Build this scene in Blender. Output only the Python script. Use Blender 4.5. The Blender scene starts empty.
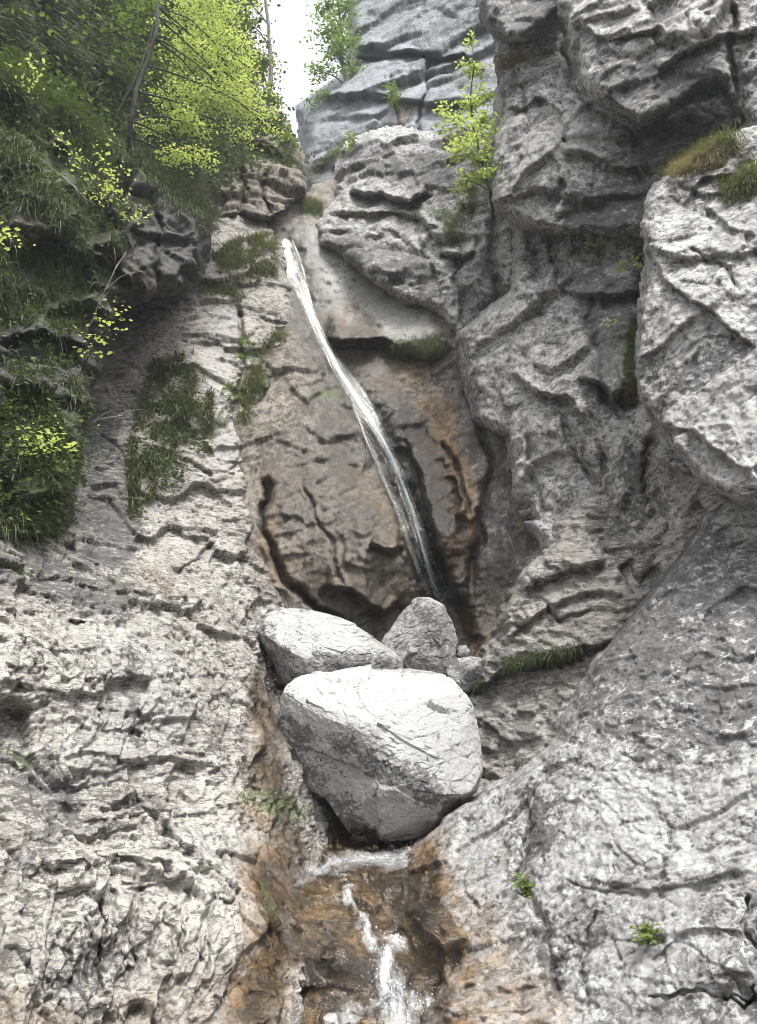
import bpy, math, random
import numpy as np
from mathutils import Vector, Matrix

random.seed(7)
RNG = np.random.default_rng(7)
scene = bpy.context.scene
COL = scene.collection
f32 = np.float32

# ------------------------------------------------------------------ camera
W, H, FPX = 757, 1024, 745.0
CAM = np.array([0.0, 0.0, 1.6])
PITCH = math.radians(14.0)
cam_d = bpy.data.cameras.new('camera')
cam = bpy.data.objects.new('camera', cam_d)
COL.objects.link(cam)
cam.location = CAM
cam.rotation_euler = (math.pi / 2 + PITCH, 0, 0)
cam_d.sensor_fit = 'VERTICAL'
cam_d.sensor_height = 36.0
cam_d.lens = 36.0 * FPX / H
cam_d.clip_end = 2000
cam_d.clip_start = 0.05
scene.camera = cam
FWD = np.array([0, math.cos(PITCH), math.sin(PITCH)])
UPV = np.array([0, -math.sin(PITCH), math.cos(PITCH)])
RGT = np.array([1.0, 0, 0])


def ray(x, y):
    x = np.asarray(x, float); y = np.asarray(y, float)
    a = (x - W / 2) / FPX; b = (H / 2 - y) / FPX
    d = FWD + a[..., None] * RGT + b[..., None] * UPV
    return d


def at(x, y, Y):
    """world point seen along a sight line, Y metres ahead"""
    d = ray(x, y)
    return CAM + d * (np.asarray(Y, float) / d[..., 1])[..., None]


# ------------------------------------------------------------------ noise
def _hash(ix, iy, iz, s):
    with np.errstate(over='ignore'):
        h = (ix.astype(np.uint32) * np.uint32(374761393) + iy.astype(np.uint32) * np.uint32(668265263)
             + iz.astype(np.uint32) * np.uint32(2246822519) + np.uint32((s * 3266489917 + 12345) & 0xffffffff))
        h ^= h >> np.uint32(15); h *= np.uint32(2246822519)
        h ^= h >> np.uint32(13); h *= np.uint32(3266489917)
        h ^= h >> np.uint32(16)
    return h


def _perlin(p, s):
    i = np.floor(p).astype(np.int32)
    f = (p - i).astype(f32)
    u = f * f * f * (f * (f * 6 - 15) + 10)
    out = 0
    for dx in (0, 1):
        wx = u[:, 0] if dx else 1 - u[:, 0]
        for dy in (0, 1):
            wy = u[:, 1] if dy else 1 - u[:, 1]
            for dz in (0, 1):
                wz = u[:, 2] if dz else 1 - u[:, 2]
                h = _hash(i[:, 0] + dx, i[:, 1] + dy, i[:, 2] + dz, s)
                gx = (h & np.uint32(1023)).astype(f32) / 511.5 - 1
                gy = ((h >> np.uint32(10)) & np.uint32(1023)).astype(f32) / 511.5 - 1
                gz = ((h >> np.uint32(20)) & np.uint32(1023)).astype(f32) / 511.5 - 1
                out = out + wx * wy * wz * (gx * (f[:, 0] - dx) + gy * (f[:, 1] - dy) + gz * (f[:, 2] - dz))
    return out


def _chunks(fn, p, n=40000):
    return np.concatenate([fn(p[k:k + n]) for k in range(0, len(p), n)]) if len(p) else np.zeros(0, f32)


def perlin(p, s=0):
    return _chunks(lambda q: _perlin(q, s), np.asarray(p))


def fbm(p, s=0, octv=4, rough=0.5, ridged=False):
    out, a, tot = 0, 1.0, 0.0
    for o in range(octv):
        n = perlin(p * (2.03 ** o) + o * 17.3, s + o)
        if ridged: n = 0.5 - np.abs(n) * 1.6
        out = out + a * n; tot += a; a *= rough
    return out / tot


def _facet(p, s, tilt, bias=(0, 0, 0)):
    i = np.floor(p).astype(np.int32)
    f = (p - i).astype(f32)
    n = len(p)
    F1 = np.full(n, 9, f32); F2 = np.full(n, 9, f32); val = np.zeros(n, f32)
    for dx in (-1, 0, 1):
        for dy in (-1, 0, 1):
            for dz in (-1, 0, 1):
                h = _hash(i[:, 0] + dx, i[:, 1] + dy, i[:, 2] + dz, s)
                ex = dx + (h & np.uint32(1023)).astype(f32) / 1023 - f[:, 0]
                ey = dy + ((h >> np.uint32(10)) & np.uint32(1023)).astype(f32) / 1023 - f[:, 1]
                ez = dz + ((h >> np.uint32(20)) & np.uint32(1023)).astype(f32) / 1023 - f[:, 2]
                d = ex * ex + ey * ey + ez * ez
                with np.errstate(over='ignore'):
                    h2 = h * np.uint32(747796405) + np.uint32(2891336453)
                    h2 ^= h2 >> np.uint32(16); h2 *= np.uint32(277803737); h2 ^= h2 >> np.uint32(13)
                v = ((h2 & np.uint32(255)).astype(f32) / 255 - .5)
                gx = ((h2 >> np.uint32(8)) & np.uint32(255)).astype(f32) / 127.5 - 1
                gy = ((h2 >> np.uint32(16)) & np.uint32(255)).astype(f32) / 127.5 - 1
                gz = ((h2 >> np.uint32(24)) & np.uint32(255)).astype(f32) / 127.5 - 1
                v = v - tilt * ((gx + bias[0]) * ex + (gy + bias[1]) * ey + (gz + bias[2]) * ez)
                closer = d < F1
                F2 = np.where(closer, F1, np.minimum(F2, d))
                val = np.where(closer, v, val)
                F1 = np.where(closer, d, F1)
    return np.stack([val, np.sqrt(F2) - np.sqrt(F1)], 1)


def facet(p, s=0, tilt=0.8, bias=(0, 0, 0)):
    r = _chunks(lambda q: _facet(q, s, tilt, bias), np.asarray(p), 30000)
    return r[:, 0], r[:, 1]


def sstep(a, b, x):
    t = np.clip((x - a) / (b - a), 0, 1)
    return t * t * (3 - 2 * t)


# ------------------------------------------------------------------ 2D helpers
def seg_dist(x, y, pts, closed=False):
    """distance to a polyline, arc length position, signed side"""
    pts = np.asarray(pts, float)
    n = len(pts)
    best = np.full(x.shape, 1e9); arc = np.zeros(x.shape); side = np.zeros(x.shape)
    acc = 0.0
    for k in range(n if closed else n - 1):
        a = pts[k]; b = pts[(k + 1) % n]
        ab = b - a; L = math.hypot(*ab) + 1e-9
        t = np.clip(((x - a[0]) * ab[0] + (y - a[1]) * ab[1]) / (L * L), 0, 1)
        dx = x - a[0] - t * ab[0]; dy = y - a[1] - t * ab[1]
        d = np.sqrt(dx * dx + dy * dy)
        m = d < best
        best = np.where(m, d, best); arc = np.where(m, acc + t * L, arc)
        side = np.where(m, np.sign(ab[0] * (y - a[1]) - ab[1] * (x - a[0])), side)
        acc += L
    return best, arc / max(acc, 1e-9), side, acc


def inside(x, y, pts):
    pts = np.asarray(pts, float)
    c = np.zeros(x.shape, bool)
    n = len(pts)
    for k in range(n):
        x1, y1 = pts[k]; x2, y2 = pts[(k + 1) % n]
        if y1 == y2: continue
        m = ((y1 > y) != (y2 > y)) & (x < (x2 - x1) * (y - y1) / (y2 - y1) + x1)
        c ^= m
    return c


def tps(ctrl, x, y):
    c = np.asarray(ctrl, float)
    X = c[:, :2] / 100.0; v = 1.0 / c[:, 2]
    n = len(c)
    def U(r2): return 0.5 * r2 * np.log(r2 + 1e-9)
    d2 = ((X[:, None] - X[None]) ** 2).sum(-1)
    A = np.zeros((n + 3, n + 3))
    A[:n, :n] = U(d2) + np.eye(n) * 0.02
    A[:n, n] = 1; A[:n, n + 1:] = X
    A[n, :n] = 1; A[n + 1:, :n] = X.T
    w = np.linalg.solve(A, np.concatenate([v, np.zeros(3)]))
    xs, ys = x / 100.0, y / 100.0
    out = w[n] + w[n + 1] * xs + w[n + 2] * ys
    for k in range(n):
        out = out + w[k] * U((xs - X[k, 0]) ** 2 + (ys - X[k, 1]) ** 2)
    return 1.0 / np.clip(out, 1 / 60.0, 1 / 1.5)


# ------------------------------------------------------------------ object helpers
def tag(o, label=None, cat=None, group=None, kind=None):
    if label: o['label'] = label
    if cat: o['category'] = cat
    if group: o['group'] = group
    if kind: o['kind'] = kind
    return o


def mesh_obj(name, verts, faces, mat, parent=None, attrs=None, smooth=True, loc=None):
    """verts (n,3); faces (m,k) with equal k, or a list of such arrays"""
    me = bpy.data.meshes.new(name)
    verts = np.asarray(verts, f32)
    if loc is not None: verts = verts - np.asarray(loc, f32)
    fl = faces if isinstance(faces, list) else [faces]
    fl = [np.asarray(q, np.int32) for q in fl if len(q)]
    me.vertices.add(len(verts)); me.vertices.foreach_set('co', verts.ravel())
    tot = np.concatenate([np.full(len(q), q.shape[1], np.int32) for q in fl])
    idx = np.concatenate([q.ravel() for q in fl])
    me.loops.add(len(idx)); me.loops.foreach_set('vertex_index', idx)
    me.polygons.add(len(tot))
    st = np.zeros(len(tot), np.int32); st[1:] = np.cumsum(tot)[:-1]
    me.polygons.foreach_set('loop_start', st)
    me.update(calc_edges=True)
    me.polygons.foreach_set('use_smooth', np.full(len(tot), smooth))
    for k, v in (attrs or {}).items():
        a = me.attributes.new(k, 'FLOAT', 'POINT'); a.data.foreach_set('value', np.asarray(v, f32))
    if mat: me.materials.append(mat)
    me.validate()
    o = bpy.data.objects.new(name, me)
    COL.objects.link(o)
    if parent: o.parent = parent
    elif loc is not None: o.location = loc
    return o


def empty(name, loc, label, cat, group=None):
    o = bpy.data.objects.new(name, None)
    COL.objects.link(o); o.location = loc; o.empty_display_size = .2
    return tag(o, label, cat, group)


# ------------------------------------------------------------------ materials
class NT:
    def __init__(s, name):
        s.m = bpy.data.materials.new(name); s.m.use_nodes = True
        s.t = s.m.node_tree; s.t.nodes.clear()
        s.out = s.n('ShaderNodeOutputMaterial')
    def n(s, typ, **kw):
        o = s.t.nodes.new(typ)
        for k, v in kw.items(): setattr(o, k, v)
        return o
    def l(s, a, b): s.t.links.new(a, b)
    def put(s, sock, v):
        if hasattr(v, 'is_output') or hasattr(v, 'links'): s.l(v, sock)
        elif isinstance(v, (tuple, list)) and len(v) == 3 and sock.type == 'RGBA': sock.default_value = (*v, 1)
        else: sock.default_value = v
    def math(s, op, a, b=0.0, clamp=False):
        o = s.n('ShaderNodeMath', operation=op, use_clamp=clamp)
        s.put(o.inputs[0], a); s.put(o.inputs[1], b)
        return o.outputs[0]
    def mix(s, f, a, b, blend='MIX'):
        o = s.n('ShaderNodeMix', data_type='RGBA', blend_type=blend)
        s.put(o.inputs[0], f); s.put(o.inputs[6], a); s.put(o.inputs[7], b)
        return o.outputs[2]
    def rng(s, v, a, b, c=0.0, d=1.0):
        o = s.n('ShaderNodeMapRange', interpolation_type='SMOOTHSTEP')
        s.put(o.inputs[0], v); o.inputs[1].default_value = a; o.inputs[2].default_value = b
        o.inputs[3].default_value = c; o.inputs[4].default_value = d
        return o.outputs[0]
    def attr(s, k):
        return s.n('ShaderNodeAttribute', attribute_name=k).outputs['Fac']
    def noise(s, vec, scale, detail=6, rough=.6, dist=0.0):
        o = s.n('ShaderNodeTexNoise')
        s.l(vec, o.inputs['Vector']); o.inputs['Scale'].default_value = scale
        o.inputs['Detail'].default_value = detail; o.inputs['Roughness'].default_value = rough
        o.inputs['Distortion'].default_value = dist
        return o.outputs['Fac']
    def pos(s): return s.n('ShaderNodeNewGeometry').outputs['Position']


def rock_material(name, light, mid, dark_c=(.066, .066, .069), bump=.6, scale=1.0, rough=.85, dip=(0, 0, 0), fleck=.8, mottle=0.0, streak=0.0, stretch=3.2, spec=.45):
    t = NT(name)
    p = t.pos()
    n1 = t.noise(p, 1.3 * scale, 9, .62, .4)
    n2 = t.noise(p, 9 * scale, 8, .7, .2)
    n3 = t.noise(p, 46 * scale, 6, .7)
    c = t.mix(t.rng(n1, .36, .62), mid, light)
    c = t.mix(t.rng(n2, .38, .66, 0, .75), c, tuple(min(.8, v * 1.22) for v in light))
    if mottle:
        n5 = t.noise(p, 6.5 * scale, 9, .72, .6)
        c = t.mix(t.math('MULTIPLY', t.rng(n5, .50, .58), mottle), c, tuple(min(.8, v * 1.45) for v in light))
        c = t.mix(t.math('MULTIPLY', t.rng(n5, .45, .37), mottle), c, tuple(v * .62 for v in mid))
    sp = t.math('MULTIPLY', t.rng(n3, .48, .66), .5)
    c = t.mix(sp, c, tuple(v * .45 for v in mid))
    # dark flecks drawn out along the bedding
    mp = t.n('ShaderNodeMapping'); t.l(p, mp.inputs['Vector'])
    mp.inputs['Rotation'].default_value = [math.radians(v) for v in dip]
    mp.inputs['Scale'].default_value = (.75, .75, stretch)
    k1 = t.noise(mp.outputs[0], 9 * scale, 8, .72, .5)
    k2 = t.noise(mp.outputs[0], 22 * scale, 4, .7, .3)
    k3 = t.noise(p, .9 * scale, 4, .6, .3)
    kk = t.math('ADD', t.math('MULTIPLY', k1, .55), t.math('MULTIPLY', k2, .45))
    kk = t.math('ADD', kk, t.math('MULTIPLY', t.math('SUBTRACT', k3, .5), .22))
    # grey black lichen and weathering film; some dark brushes paint in shade
    l1 = t.noise(p, 2.6 * scale, 12, .72, .7)
    l2 = t.noise(p, 17 * scale, 8, .75, .5)
    lm = t.math('ADD', t.math('MULTIPLY', l1, .45), t.math('MULTIPLY', l2, .55))
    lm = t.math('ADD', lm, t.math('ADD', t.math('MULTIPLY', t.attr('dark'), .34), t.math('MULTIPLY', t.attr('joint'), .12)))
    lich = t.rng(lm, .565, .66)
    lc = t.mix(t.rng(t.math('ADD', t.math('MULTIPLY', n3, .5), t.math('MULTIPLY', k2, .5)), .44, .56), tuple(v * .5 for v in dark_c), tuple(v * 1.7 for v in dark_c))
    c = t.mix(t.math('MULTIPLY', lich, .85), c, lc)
    c = t.mix(t.math('MULTIPLY', t.rng(kk, .512, .558), fleck), c, tuple(v * .30 for v in mid))
    c = t.mix(t.math('MULTIPLY', t.rng(kk, .455, .405), .75), c, tuple(min(.7, v * 1.38) for v in light))
    if streak:                      # black and brown water streaks running down the face
        ms = t.n('ShaderNodeMapping'); t.l(p, ms.inputs['Vector']); ms.inputs['Scale'].default_value = (1, 1, .13)
        s1 = t.noise(ms.outputs[0], 4.2, 8, .68, .5)
        c = t.mix(t.math('MULTIPLY', t.rng(s1, .50, .60), streak), c, (.062, .052, .040))
        c = t.mix(t.math('MULTIPLY', t.rng(s1, .42, .34), streak * .5), c, tuple(min(.8, v * 1.3) for v in light))
    # pale calcite / scoured rock, also painted wet sheen and lit tops
    pm = t.math('MULTIPLY', t.math('MULTIPLY', t.attr('pale'), t.math('SUBTRACT', 1.0, lich)), t.rng(n2, .2, .6, .45, 1))
    c = t.mix(t.math('MINIMUM', pm, .95), c, (.335, .335, .33))
    # iron and algae stain
    om = t.math('MULTIPLY', t.attr('ochre'), t.rng(l1, .3, .6, .25, 1))
    oc = t.mix(t.rng(n2, .4, .62), (.055, .033, .015), (.225, .142, .064))
    c = t.mix(t.math('MINIMUM', om, 1.0), c, oc)
    wet = t.math('MULTIPLY', t.attr('wet'), t.rng(n1, .3, .6, .6, 1), True)
    c = t.mix(t.math('MULTIPLY', wet, .85), c, t.mix(1.0, c, (.17, .15, .12), 'MULTIPLY'))
    # moss
    mm = t.math('ADD', t.math('MULTIPLY', t.math('SUBTRACT', l2, .5), 2.6), t.math('MULTIPLY', t.math('SUBTRACT', k2, .5), 1.2))
    mm = t.rng(t.math('ADD', mm, t.attr('moss')), .36, .80)
    mm = t.math('MULTIPLY', mm, t.rng(t.attr('moss'), .02, .25))
    c = t.mix(t.math('MULTIPLY', mm, .92), c, t.mix(t.rng(n3, .35, .65), (.022, .035, .010), (.075, .105, .022)))
    b = t.n('ShaderNodeBsdfPrincipled')
    t.put(b.inputs['Base Color'], c)
    r = t.math('SUBTRACT', rough, t.math('MULTIPLY', wet, .70))
    t.put(b.inputs['Roughness'], r)
    b.inputs['Specular IOR Level'].default_value = spec
    hb = t.math('SUBTRACT', t.math('ADD', t.math('MULTIPLY', n2, .6), t.math('MULTIPLY', n3, .3)), t.math('MULTIPLY', kk, .9))
    bp = t.n('ShaderNodeBump'); bp.inputs['Strength'].default_value = bump
    bp.inputs['Distance'].default_value = .07
    t.l(hb, bp.inputs['Height']); t.l(bp.outputs[0], b.inputs['Normal'])
    t.l(b.outputs[0], t.out.inputs[0])
    return t.m


def leaf_material(name, a, b_, trans=.5, gloss=.35):
    t = NT(name)
    p = t.pos()
    rnd = t.n('ShaderNodeAttribute', attribute_name='rnd').outputs['Fac']
    n = t.noise(p, 1.7, 3, .6)
    f = t.math('ADD', t.math('MULTIPLY', rnd, .6), t.math('MULTIPLY', n, .5), True)
    c = t.mix(f, a, b_)
    d = t.n('ShaderNodeBsdfPrincipled'); t.put(d.inputs['Base Color'], c)
    d.inputs['Roughness'].default_value = .55; d.inputs['Specular IOR Level'].default_value = gloss
    tr = t.n('ShaderNodeBsdfTranslucent'); t.put(tr.inputs[0], t.mix(1.0, c, (1.15, 1.2, .7), 'MULTIPLY'))
    mx = t.n('ShaderNodeMixShader'); mx.inputs[0].default_value = trans
    t.l(d.outputs[0], mx.inputs[1]); t.l(tr.outputs[0], mx.inputs[2]); t.l(mx.outputs[0], t.out.inputs[0])
    return t.m


def bark_material(name, c1, c2):
    t = NT(name); p = t.pos()
    b = t.n('ShaderNodeBsdfPrincipled'); t.put(b.inputs['Base Color'], t.mix(t.rng(t.noise(p, 14, 6), .35, .65), c1, c2))
    b.inputs['Roughness'].default_value = .9
    t.l(b.outputs[0], t.out.inputs[0])
    return t.m


def water_material(name, white, thresh, rough=.25, span=.24, shine=1.0):
    """aerated running water: opaque white where it breaks, clear film between"""
    t = NT(name)
    u = t.attr('across'); v = t.attr('along')
    cb = t.n('ShaderNodeCombineXYZ'); t.l(u, cb.inputs[0]); t.l(v, cb.inputs[1])
    n1 = t.noise(cb.outputs[0], 1.0, 6, .65, .3)
    p = t.pos()
    n2 = t.noise(p, 26, 7, .72, .4)
    m = t.math('ADD', t.math('MULTIPLY', n1, .6), t.math('MULTIPLY', n2, .4))
    m = t.math('ADD', m, t.math('MULTIPLY', t.attr('foam'), .5))
    f = t.rng(m, thresh, thresh + span)
    w = t.n('ShaderNodeBsdfPrincipled'); t.put(w.inputs['Base Color'], white)
    w.inputs['Roughness'].default_value = rough
    w.inputs['Subsurface Weight'].default_value = 0
    bp = t.n('ShaderNodeBump'); bp.inputs['Strength'].default_value = .6; bp.inputs['Distance'].default_value = .04
    t.l(m, bp.inputs['Height']); t.l(bp.outputs[0], w.inputs['Normal'])
    tr = t.n('ShaderNodeBsdfTransparent'); t.put(tr.inputs[0], (.94, .94, .93))
    gl = t.n('ShaderNodeBsdfGlossy'); gl.inputs['Roughness'].default_value = .06
    t.l(bp.outputs[0], gl.inputs['Normal'])
    fr = t.n('ShaderNodeFresnel'); fr.inputs[0].default_value = 1.33; t.l(bp.outputs[0], fr.inputs[1])
    cl = t.n('ShaderNodeMixShader'); t.l(t.math('MULTIPLY', fr.outputs[0], shine), cl.inputs[0]); t.l(tr.outputs[0], cl.inputs[1]); t.l(gl.outputs[0], cl.inputs[2])
    mx = t.n('ShaderNodeMixShader'); t.l(t.math('MULTIPLY', f, .86), mx.inputs[0]); t.l(cl.outputs[0], mx.inputs[1]); t.l(w.outputs[0], mx.inputs[2])
    t.l(mx.outputs[0], t.out.inputs[0])
    return t.m


def plain(name, c, rough=.5):
    t = NT(name); b = t.n('ShaderNodeBsdfPrincipled'); p = t.pos()
    t.put(b.inputs['Base Color'], t.mix(t.noise(p, 6, 4), tuple(v * .75 for v in c), c)); b.inputs['Roughness'].default_value = rough
    t.l(b.outputs[0], t.out.inputs[0])
    return t.m


M = dict(
    left=rock_material('pale_limestone', (.318, .302, .275), (.148, .138, .122), dip=(-20, -14, 0)),
    right=rock_material('grey_limestone', (.335, .33, .325), (.178, .175, .17), dip=(20, -38, 0), fleck=.8, mottle=.7, streak=.3, stretch=1.15),
    back=rock_material('weathered_limestone', (.20, .18, .15), (.095, .083, .066), dip=(0, 20, 0), streak=.75, stretch=.55),
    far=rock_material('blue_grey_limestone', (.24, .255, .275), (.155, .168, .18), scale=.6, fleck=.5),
    bed=rock_material('stream_bed_rock', (.34, .225, .10), (.10, .06, .028), rough=.6, fleck=.9, mottle=.6, dip=(0, -38, 0), stretch=3.6, spec=1.0),
    boulder=rock_material('boulder_limestone', (.275, .272, .266), (.185, .18, .174), bump=.5, fleck=.6, stretch=1.4),
    mossy=rock_material('mossy_dark_shaded_limestone', (.085, .08, .067), (.033, .033, .027), fleck=.8, spec=.3),  # dark rock, deepened so its colour holds the overgrown cliff's shade
    soil=plain('forest_soil', (.045, .042, .028), .95),
    leaf_bright=leaf_material('spring_leaf', (.29, .35, .12), (.46, .51, .22), .55),
    leaf_mid=leaf_material('green_leaf', (.085, .125, .03), (.19, .25, .07), .45),
    leaf_dark=leaf_material('dark_needle', (.04, .06, .028), (.11, .14, .065), .3),
    leaf_pale=leaf_material('pale_far_leaf', (.10, .17, .05), (.20, .28, .09), .5),
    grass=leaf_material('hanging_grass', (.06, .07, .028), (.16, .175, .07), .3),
    grass_dark=leaf_material('shaded_grass', (.03, .04, .015), (.095, .11, .042), .25),  # darker grass: left cliff shade put into the colour, also dark green ledges
    leaf_shade=leaf_material('shaded_leaf', (.035, .055, .018), (.10, .135, .042), .3),  # leaf green darkened to put the trees' shade into the colour
    grass_dry=leaf_material('dry_grass', (.13, .11, .055), (.26, .22, .12), .3),
    bark=bark_material('dark_bark', (.012, .011, .010), (.032, .029, .026)),
    bark_pale=bark_material('grey_bark', (.10, .095, .085), (.2, .19, .17)),
    fall=water_material('falling_water', (.64, .68, .72), .58, span=.40, shine=.22),
    stream=water_material('running_water', (.62, .64, .65), .58, span=.42),
    spray=plain('white_water', (.85, .87, .9), .25),
)


# ------------------------------------------------------------------ rock masses
LAY = {}


def rot(ax, deg):
    return np.array(Matrix.Rotation(math.radians(deg), 3, ax))


def rock_h(P, N, nz, seed):
    """surface relief in metres at world points P"""
    R = nz.get('R', np.eye(3)); an = np.array(nz.get('an', (1, 1, 2.2)))
    q = P @ R.T
    wq = np.stack([perlin(q * .8, seed + 91), perlin(q * .8 + 9, seed + 92), perlin(q * .8 + 31, seed + 93)], 1)
    wf = np.stack([perlin(q * 4.1, seed + 94), perlin(q * 4.1 + 9, seed + 95), perlin(q * 4.1 + 31, seed + 96)], 1)
    qw = q + wq * .40 + wf * .035
    h = nz.get('big', .25) * fbm(P * nz.get('bigf', .55), seed, 3)
    joint = np.zeros(len(P), f32)
    dn = R @ np.array([0, -.35, -1.0]); dn = dn / np.linalg.norm(dn) * nz.get('lip', .45)
    for k, (size, amp, crack) in enumerate(nz.get('facets', [(1.3, .20, .04), (.45, .08, .02), (.16, .03, .01)])):
        v, e = facet(qw * an / size, seed + 5 + k, nz.get('tilt', .75), dn)
        m = sstep(-.2, .2, perlin(P * (.42 / size), seed + 40 + k)) * (1 - nz.get('floor', .2)) + nz.get('floor', .2)
        if size < 1.0:
            joint = np.maximum(joint, (1 - sstep(.02, .14, e)) * sstep(-.15, .25, perlin(P * (.3 / size) + 7, seed + 45 + k)))
        h = h + amp * v * m - crack * (1 - sstep(.01, .08, e)) * sstep(0, .25, perlin(P * (.3 / size) + 7, seed + 45 + k))
    b = nz.get('bed')
    if b:
        freq, amp = b
        tt = (qw[:, 2] + .10 * fbm(q * 2.2, seed + 61, 3)) * freq
        fr = tt - np.floor(tt)
        saw = fr * (1 - sstep(.70, 1.0, fr))
        ly = perlin(np.stack([q[:, 0] * .5, q[:, 1] * .5, np.floor(tt) * 3.7], 1), seed + 62)
        h = h + amp * saw * sstep(-.2, .3, ly)
        tt = (qw[:, 2] + .05 * fbm(q * 5, seed + 63, 2)) * freq * 2.9
        fr = tt - np.floor(tt)
        h = h + amp * .34 * fr * (1 - sstep(.65, 1.0, fr)) * sstep(-.25, .25, perlin(P * 1.3, seed + 64))
    h = h + nz.get('rid', .05) * fbm(qw * 3.0 * an ** .5, seed + 20, 4, .55, True)
    h = h + nz.get('fine', .022) * fbm(P * nz.get('finef', 16), seed + 30, 4, .68)
    pit = nz.get('pit', 0)
    if pit:
        pn = fbm(P * nz.get('pitf', 6.5), seed + 50, 3, .6)
        h = h - pit * sstep(.12, .34, pn)
    return h, joint


def paint_field(x, y, brushes, seed):
    """material marks (stain, lichen, moss, wet) and some painted shade and sheen, as soft noisy patches"""
    out = {k: np.zeros(x.shape, f32) for k in ('dark', 'ochre', 'wet', 'moss', 'pale')}
    if not brushes: return out
    z = np.zeros(x.size)
    g = lambda s, sc: perlin(np.stack([x.ravel() / sc, y.ravel() / sc, z + s], 1), seed).reshape(x.shape)
    wx = x + 14 * g(3.3, 30.) + 7 * g(9.1, 9.)
    wy = y + 14 * g(5.7, 30.) + 7 * g(12.9, 9.)
    for key, pts, r, st in brushes:
        base = out[key]
        if len(pts) > 2 and r < 0:      # area
            d, _, _, _ = seg_dist(wx, wy, pts, True)
            d = np.where(inside(wx, wy, pts), d, -d)
            v = st * sstep(r * .6, -r * .6, d) if False else st * sstep(-(-r) * .5, (-r) * .5, d)
        else:
            if len(pts) == 1: pts = [pts[0], (pts[0][0] + .5, pts[0][1])]
            d, _, _, _ = seg_dist(wx, wy, pts)
            v = st * sstep(r, r * .25, d)
        out[key] = np.where(v > 0, np.maximum(base, v), base + v)
    return out


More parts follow.
